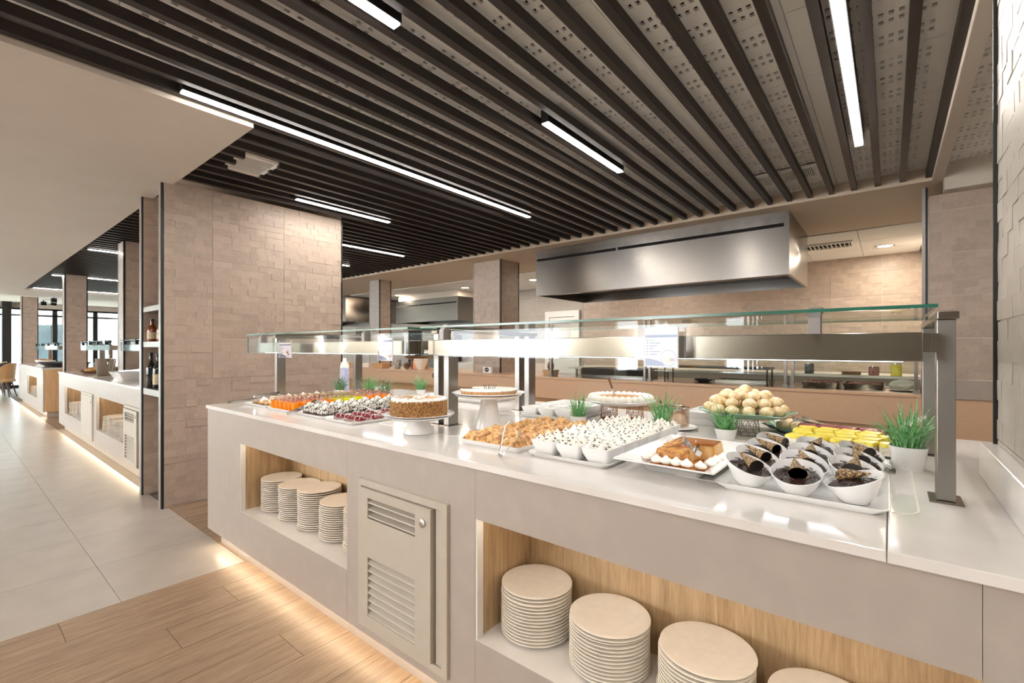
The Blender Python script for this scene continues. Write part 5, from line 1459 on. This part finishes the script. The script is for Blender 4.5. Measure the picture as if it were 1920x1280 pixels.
# ------------------------------------------------------------------ items on the two far counters
def far_guard(label, xl, xr):
    t = thing('sneeze_guard', label, 'sneeze guard', ((xl + xr)/2, 1.9, ZC))
    for xa in (xl + 0.2, xr - 0.2):
        for y0 in (1.6, 2.2):
            obj('post', MB().box(xa, xa + 0.035, y0, y0 + 0.065, ZC + 0.0003, 1.37), K['steelz'], t, world=True)
    obj('lamp_housing', MB().box(xl + 0.2, xr - 0.2, 1.45, 1.53, 1.268, 1.336), K['steel'], t, world=True)
    obj('top_glass', gl(xl, xr, 1.4, 2.0, 1.3885, 1.3965, 'z'), [K['glass'], K['gedge']], t, world=True)
    obj('front_glass', gl(xl, xr, 1.41, 1.418, 1.262, 1.372, 'y'), [K['glass'], K['gedge2']], t, world=True)
    n = 4
    for k in range(n):
        x = xl + 0.2 + (xr - xl - 0.4)*k/(n - 1)
        obj('glass_clamp', MB().box(x - 0.02, x + 0.02, 1.395, 1.46, 1.34, 1.405), K['black'], t, world=True)
far_guard('glass guard on the counter behind the partition', -10.0, -8.0)
far_guard('second glass guard panel next to the bottle shelves', -7.4, -5.4)
far_guard('glass guard on the farthest counter', -15.6, -12.4)
t = thing('ice_bucket', 'hammered steel ice bucket on the counter behind the partition', 'bucket', (-8.17, 1.40, ZC))
obj('pail', MB().lathe([(0.085, 0.0004), (0.09, 0.006), (0.108, 0.23), (0.112, 0.235), (0.106, 0.235), (0.085, 0.012)], 32), K['steel'], t, smooth=40)
mb = MB().tube([(0.11, 0, 0.2), (0.13, 0, 0.19), (0.13, 0, 0.16), (0.105, 0, 0.155)], 0.005, 6); obj('handle', mb, K['chrome'], t, smooth=50)
dish('grey dish under the ice bucket', -8.17, 1.40, ZC - 0.0006, 0.13, 0.0005 + 0.003, 'stone')
tongs('long tongs leaning out of the ice bucket', -7.98, 1.42, ZC + 0.05, PI*0.9, 1.2, 0.26, 0.03)
t = thing('casserole', 'white oblong casserole dish behind the partition', 'dish', (-7.2, 1.46, ZC))
obj('dish_body', MB().rrect([(0.22, 0.12, 0.03, 0.0004), (0.27, 0.16, 0.03, 0.085), (0.275, 0.165, 0.03, 0.09), (0.26, 0.15, 0.03, 0.09), (0.21, 0.11, 0.03, 0.012)], n=5), K['china'], t, smooth=40)
obj('cream_food', MB().rrect([(0.225, 0.125, 0.03, 0.05), (0.23, 0.13, 0.03, 0.066)], n=5), K['cream'], t)
tongs('steel tongs lying across the white casserole', -7.2, 1.36, ZC + 0.10, PI*0.2, 0.05, 0.3, 0.03)
for j, (x, y, lab, m) in enumerate(((-9.2, 1.45, 'terracotta dish of fried food beside the ice bucket', 'pastry'), (-9.75, 1.55, 'terracotta dish of rice and olives further along', 'crust'), (-10.05, 1.85, 'terracotta dish at the counter end', 'nuts'))):
    t = thing('terracotta_dish', lab, 'dish', (x, y, ZC))
    obj('dish_body', MB().lathe([(0.11, 0.0004), (0.17, 0.04), (0.175, 0.045), (0.165, 0.045), (0.10, 0.008)], 28), K['stainedwood'], t, smooth=40)
    mb = MB(); rr = random.Random(j)
    for k in range(22): a = rr.uniform(0, 6.28); q = rr.uniform(0, 0.11); lump(mb, (q*math.cos(a), q*math.sin(a), 0.045), 0.035, 0.025, 8, 5, k, 0.3)
    obj('food', mb, K[m], t, smooth=60)
for j, (x, lab) in enumerate(((-12.9, 'wide black pan at the end of the far counter'), (-13.66, 'second wide black pan on the far counter'))):
    t = thing('paella_pan', lab, 'pan', (x, 1.62 + 0.0*j, ZC))
    obj('pan', MB().lathe([(0.24, 0.0004), (0.34, 0.06), (0.36, 0.085), (0.345, 0.085), (0.23, 0.012)], 36), K['black'], t, smooth=40)
for j, x in enumerate((-14.35, -14.05)):
    t = thing('juice_dispenser', ['orange juice dispenser beside the black pans', 'second orange juice dispenser nearer the window'][1 - j], 'dispenser', (x, 2.0, ZC))
    obj('tank', MB().rrect([(0.09, 0.09, 0.02, 0.06), (0.09, 0.09, 0.02, 0.40)], n=4), K['pastry'] if False else K['ojelly'], t)
    obj('base', MB().rrect([(0.10, 0.10, 0.02, 0.0004), (0.10, 0.10, 0.02, 0.06)], n=4), K['dsteel'], t)
    obj('lid', MB().rrect([(0.095, 0.095, 0.02, 0.4), (0.095, 0.095, 0.02, 0.43)], n=4), K['white'], t)
for j, x in enumerate((-15.0, -15.4, -15.85)):
    t = thing('serving_bowl', ['glass bowl of bread near the juice dispensers', 'glass bowl of fruit on the far counter', 'glass bowl at the window end of the far counter'][j], 'bowl', (x, 1.55, ZC))
    obj('bowl', MB().lathe([(0.06, 0.0004), (0.12, 0.05), (0.14, 0.09), (0.135, 0.09), (0.05, 0.01)], 24), K['china'], t, smooth=40)
    mb = MB(); [lump(mb, (0.06*math.cos(k*1.3), 0.06*math.sin(k*1.3), 0.085), 0.04, 0.03, 8, 5, k, 0.2) for k in range(6)]; obj('bread', mb, K['crust'], t, smooth=60)

# ------------------------------------------------------------------ dining chairs by the window
def chair(label, x, y, rz, m):
    t = thing('dining_chair', label, 'chair', (x, y, 0), rz, 'dining chairs by the window')
    loops = []
    for i in range(9):
        f = i / 8; z = 0.44 + 0.46*f
        lp = []
        for side in (0, 1):
            pts = []
            for j in range(13):
                a = -2.0 + 4.0*j/12
                rad = 0.25 + 0.04*f + (0.0 if side == 0 else -0.03)
                drop = 0.30*max(0, (abs(a) - 0.7)/1.3)**1.5 * f
                pts.append((rad*math.cos(a + PI), rad*math.sin(a + PI), z - drop))
            lp += pts if side == 0 else pts[::-1]
        loops.append(lp)
    obj('backrest', MB().loft(loops), K[m], t, smooth=40)
    obj('seat', MB().rrect([(0.22, 0.22, 0.1, 0.40), (0.24, 0.24, 0.1, 0.43), (0.235, 0.235, 0.1, 0.48), (0.20, 0.20, 0.1, 0.495)], n=6), K[m], t, smooth=40)
    for sx in (-1, 1):
        for sy in (-1, 1):
            obj('leg', MB().tube([(0.15*sx, 0.15*sy, 0.42), (0.23*sx, 0.22*sy, 0.0)], 0.014, 8, rr=[0.02, 0.011]), K['leg'], t, smooth=50)
chair('tan leather tub chair beside the far counter', -18.1, 1.0, -PI*0.62, 'tan')
chair('navy fabric tub chair behind the tan leather one', -18.85, 0.95, -PI*0.6, 'navy')
chair('tan leather tub chair next to the window column', -19.65, 0.92, -PI*0.55, 'tan')
t = thing('dining_table', 'round wooden dining table among the window chairs', 'table', (-18.7, 0.15, 0))
obj('top', MB().lathe([(0.5, 0.72), (0.52, 0.73), (0.52, 0.75), (0.5, 0.755)], 36), K['oak'], t, smooth=30)
obj('pedestal', MB().lathe([(0.25, 0.0), (0.25, 0.02), (0.04, 0.05), (0.04, 0.72)], 24), K['black'], t, smooth=30)
# spot lights on the far ceiling
for j, (x, y) in enumerate(((-18.6, 2.05), (-18.9, 2.35), (-20.2, 2.0), (-20.0, 2.2))):
    t = thing('spot_light', 'black cube spotlight on the ceiling near the window wall', 'spotlight', (x, y, 2.60), 0, 'black spotlights by the window')
    obj('body', MB().box(-0.06, 0.06, -0.06, 0.06, 0.0, 0.12), K['black'], t, bevel=0.004)
    obj('stem', MB().lathe([(0.015, 0.12), (0.015, 0.165)], 12), K['black'], t)

# ------------------------------------------------------------------ outside the window wall
gr = struct('ground', MB().box(-60, -22.2, -30, 40, -0.3, -0.05), K['ground']); gr['label'] = 'pale paving outside'
t = thing('facade_building', 'white building with pillared terrace outside the windows', 'building', (-36, 6, -0.05))
obj('wall', MB().box(-40, -36, -25, 35, -0.05, 9), K['outside'], t, world=True)
obj('terrace_roof', MB().box(-36, -31.5, -25, 35, 3.0, 3.5), K['outside'], t, world=True)
obj('parapet', MB().box(-31.8, -31.5, -25, 35, 3.5, 4.5), K['outside'], t, world=True)
for k in range(16):
    y = -24 + 3.7*k
    obj('pillar', MB().box(-32.0, -31.5, y, y + 0.55, -0.05, 3.0), K['outside'], t, world=True)
    f = obj('window', MB().box(-36.0, -35.95, y + 1.0, y + 3.0, 0.3, 2.6), K['outwin'], t, world=True)
    obj('glazing_bar', MB().box(-35.95, -35.9, y + 1.96, y + 2.04, 0.3, 2.6), K['black'], f, world=True)
    obj('window', MB().box(-36.0, -35.95, y + 1.0, y + 2.6, 4.6, 6.2), K['outwin'], t, world=True)
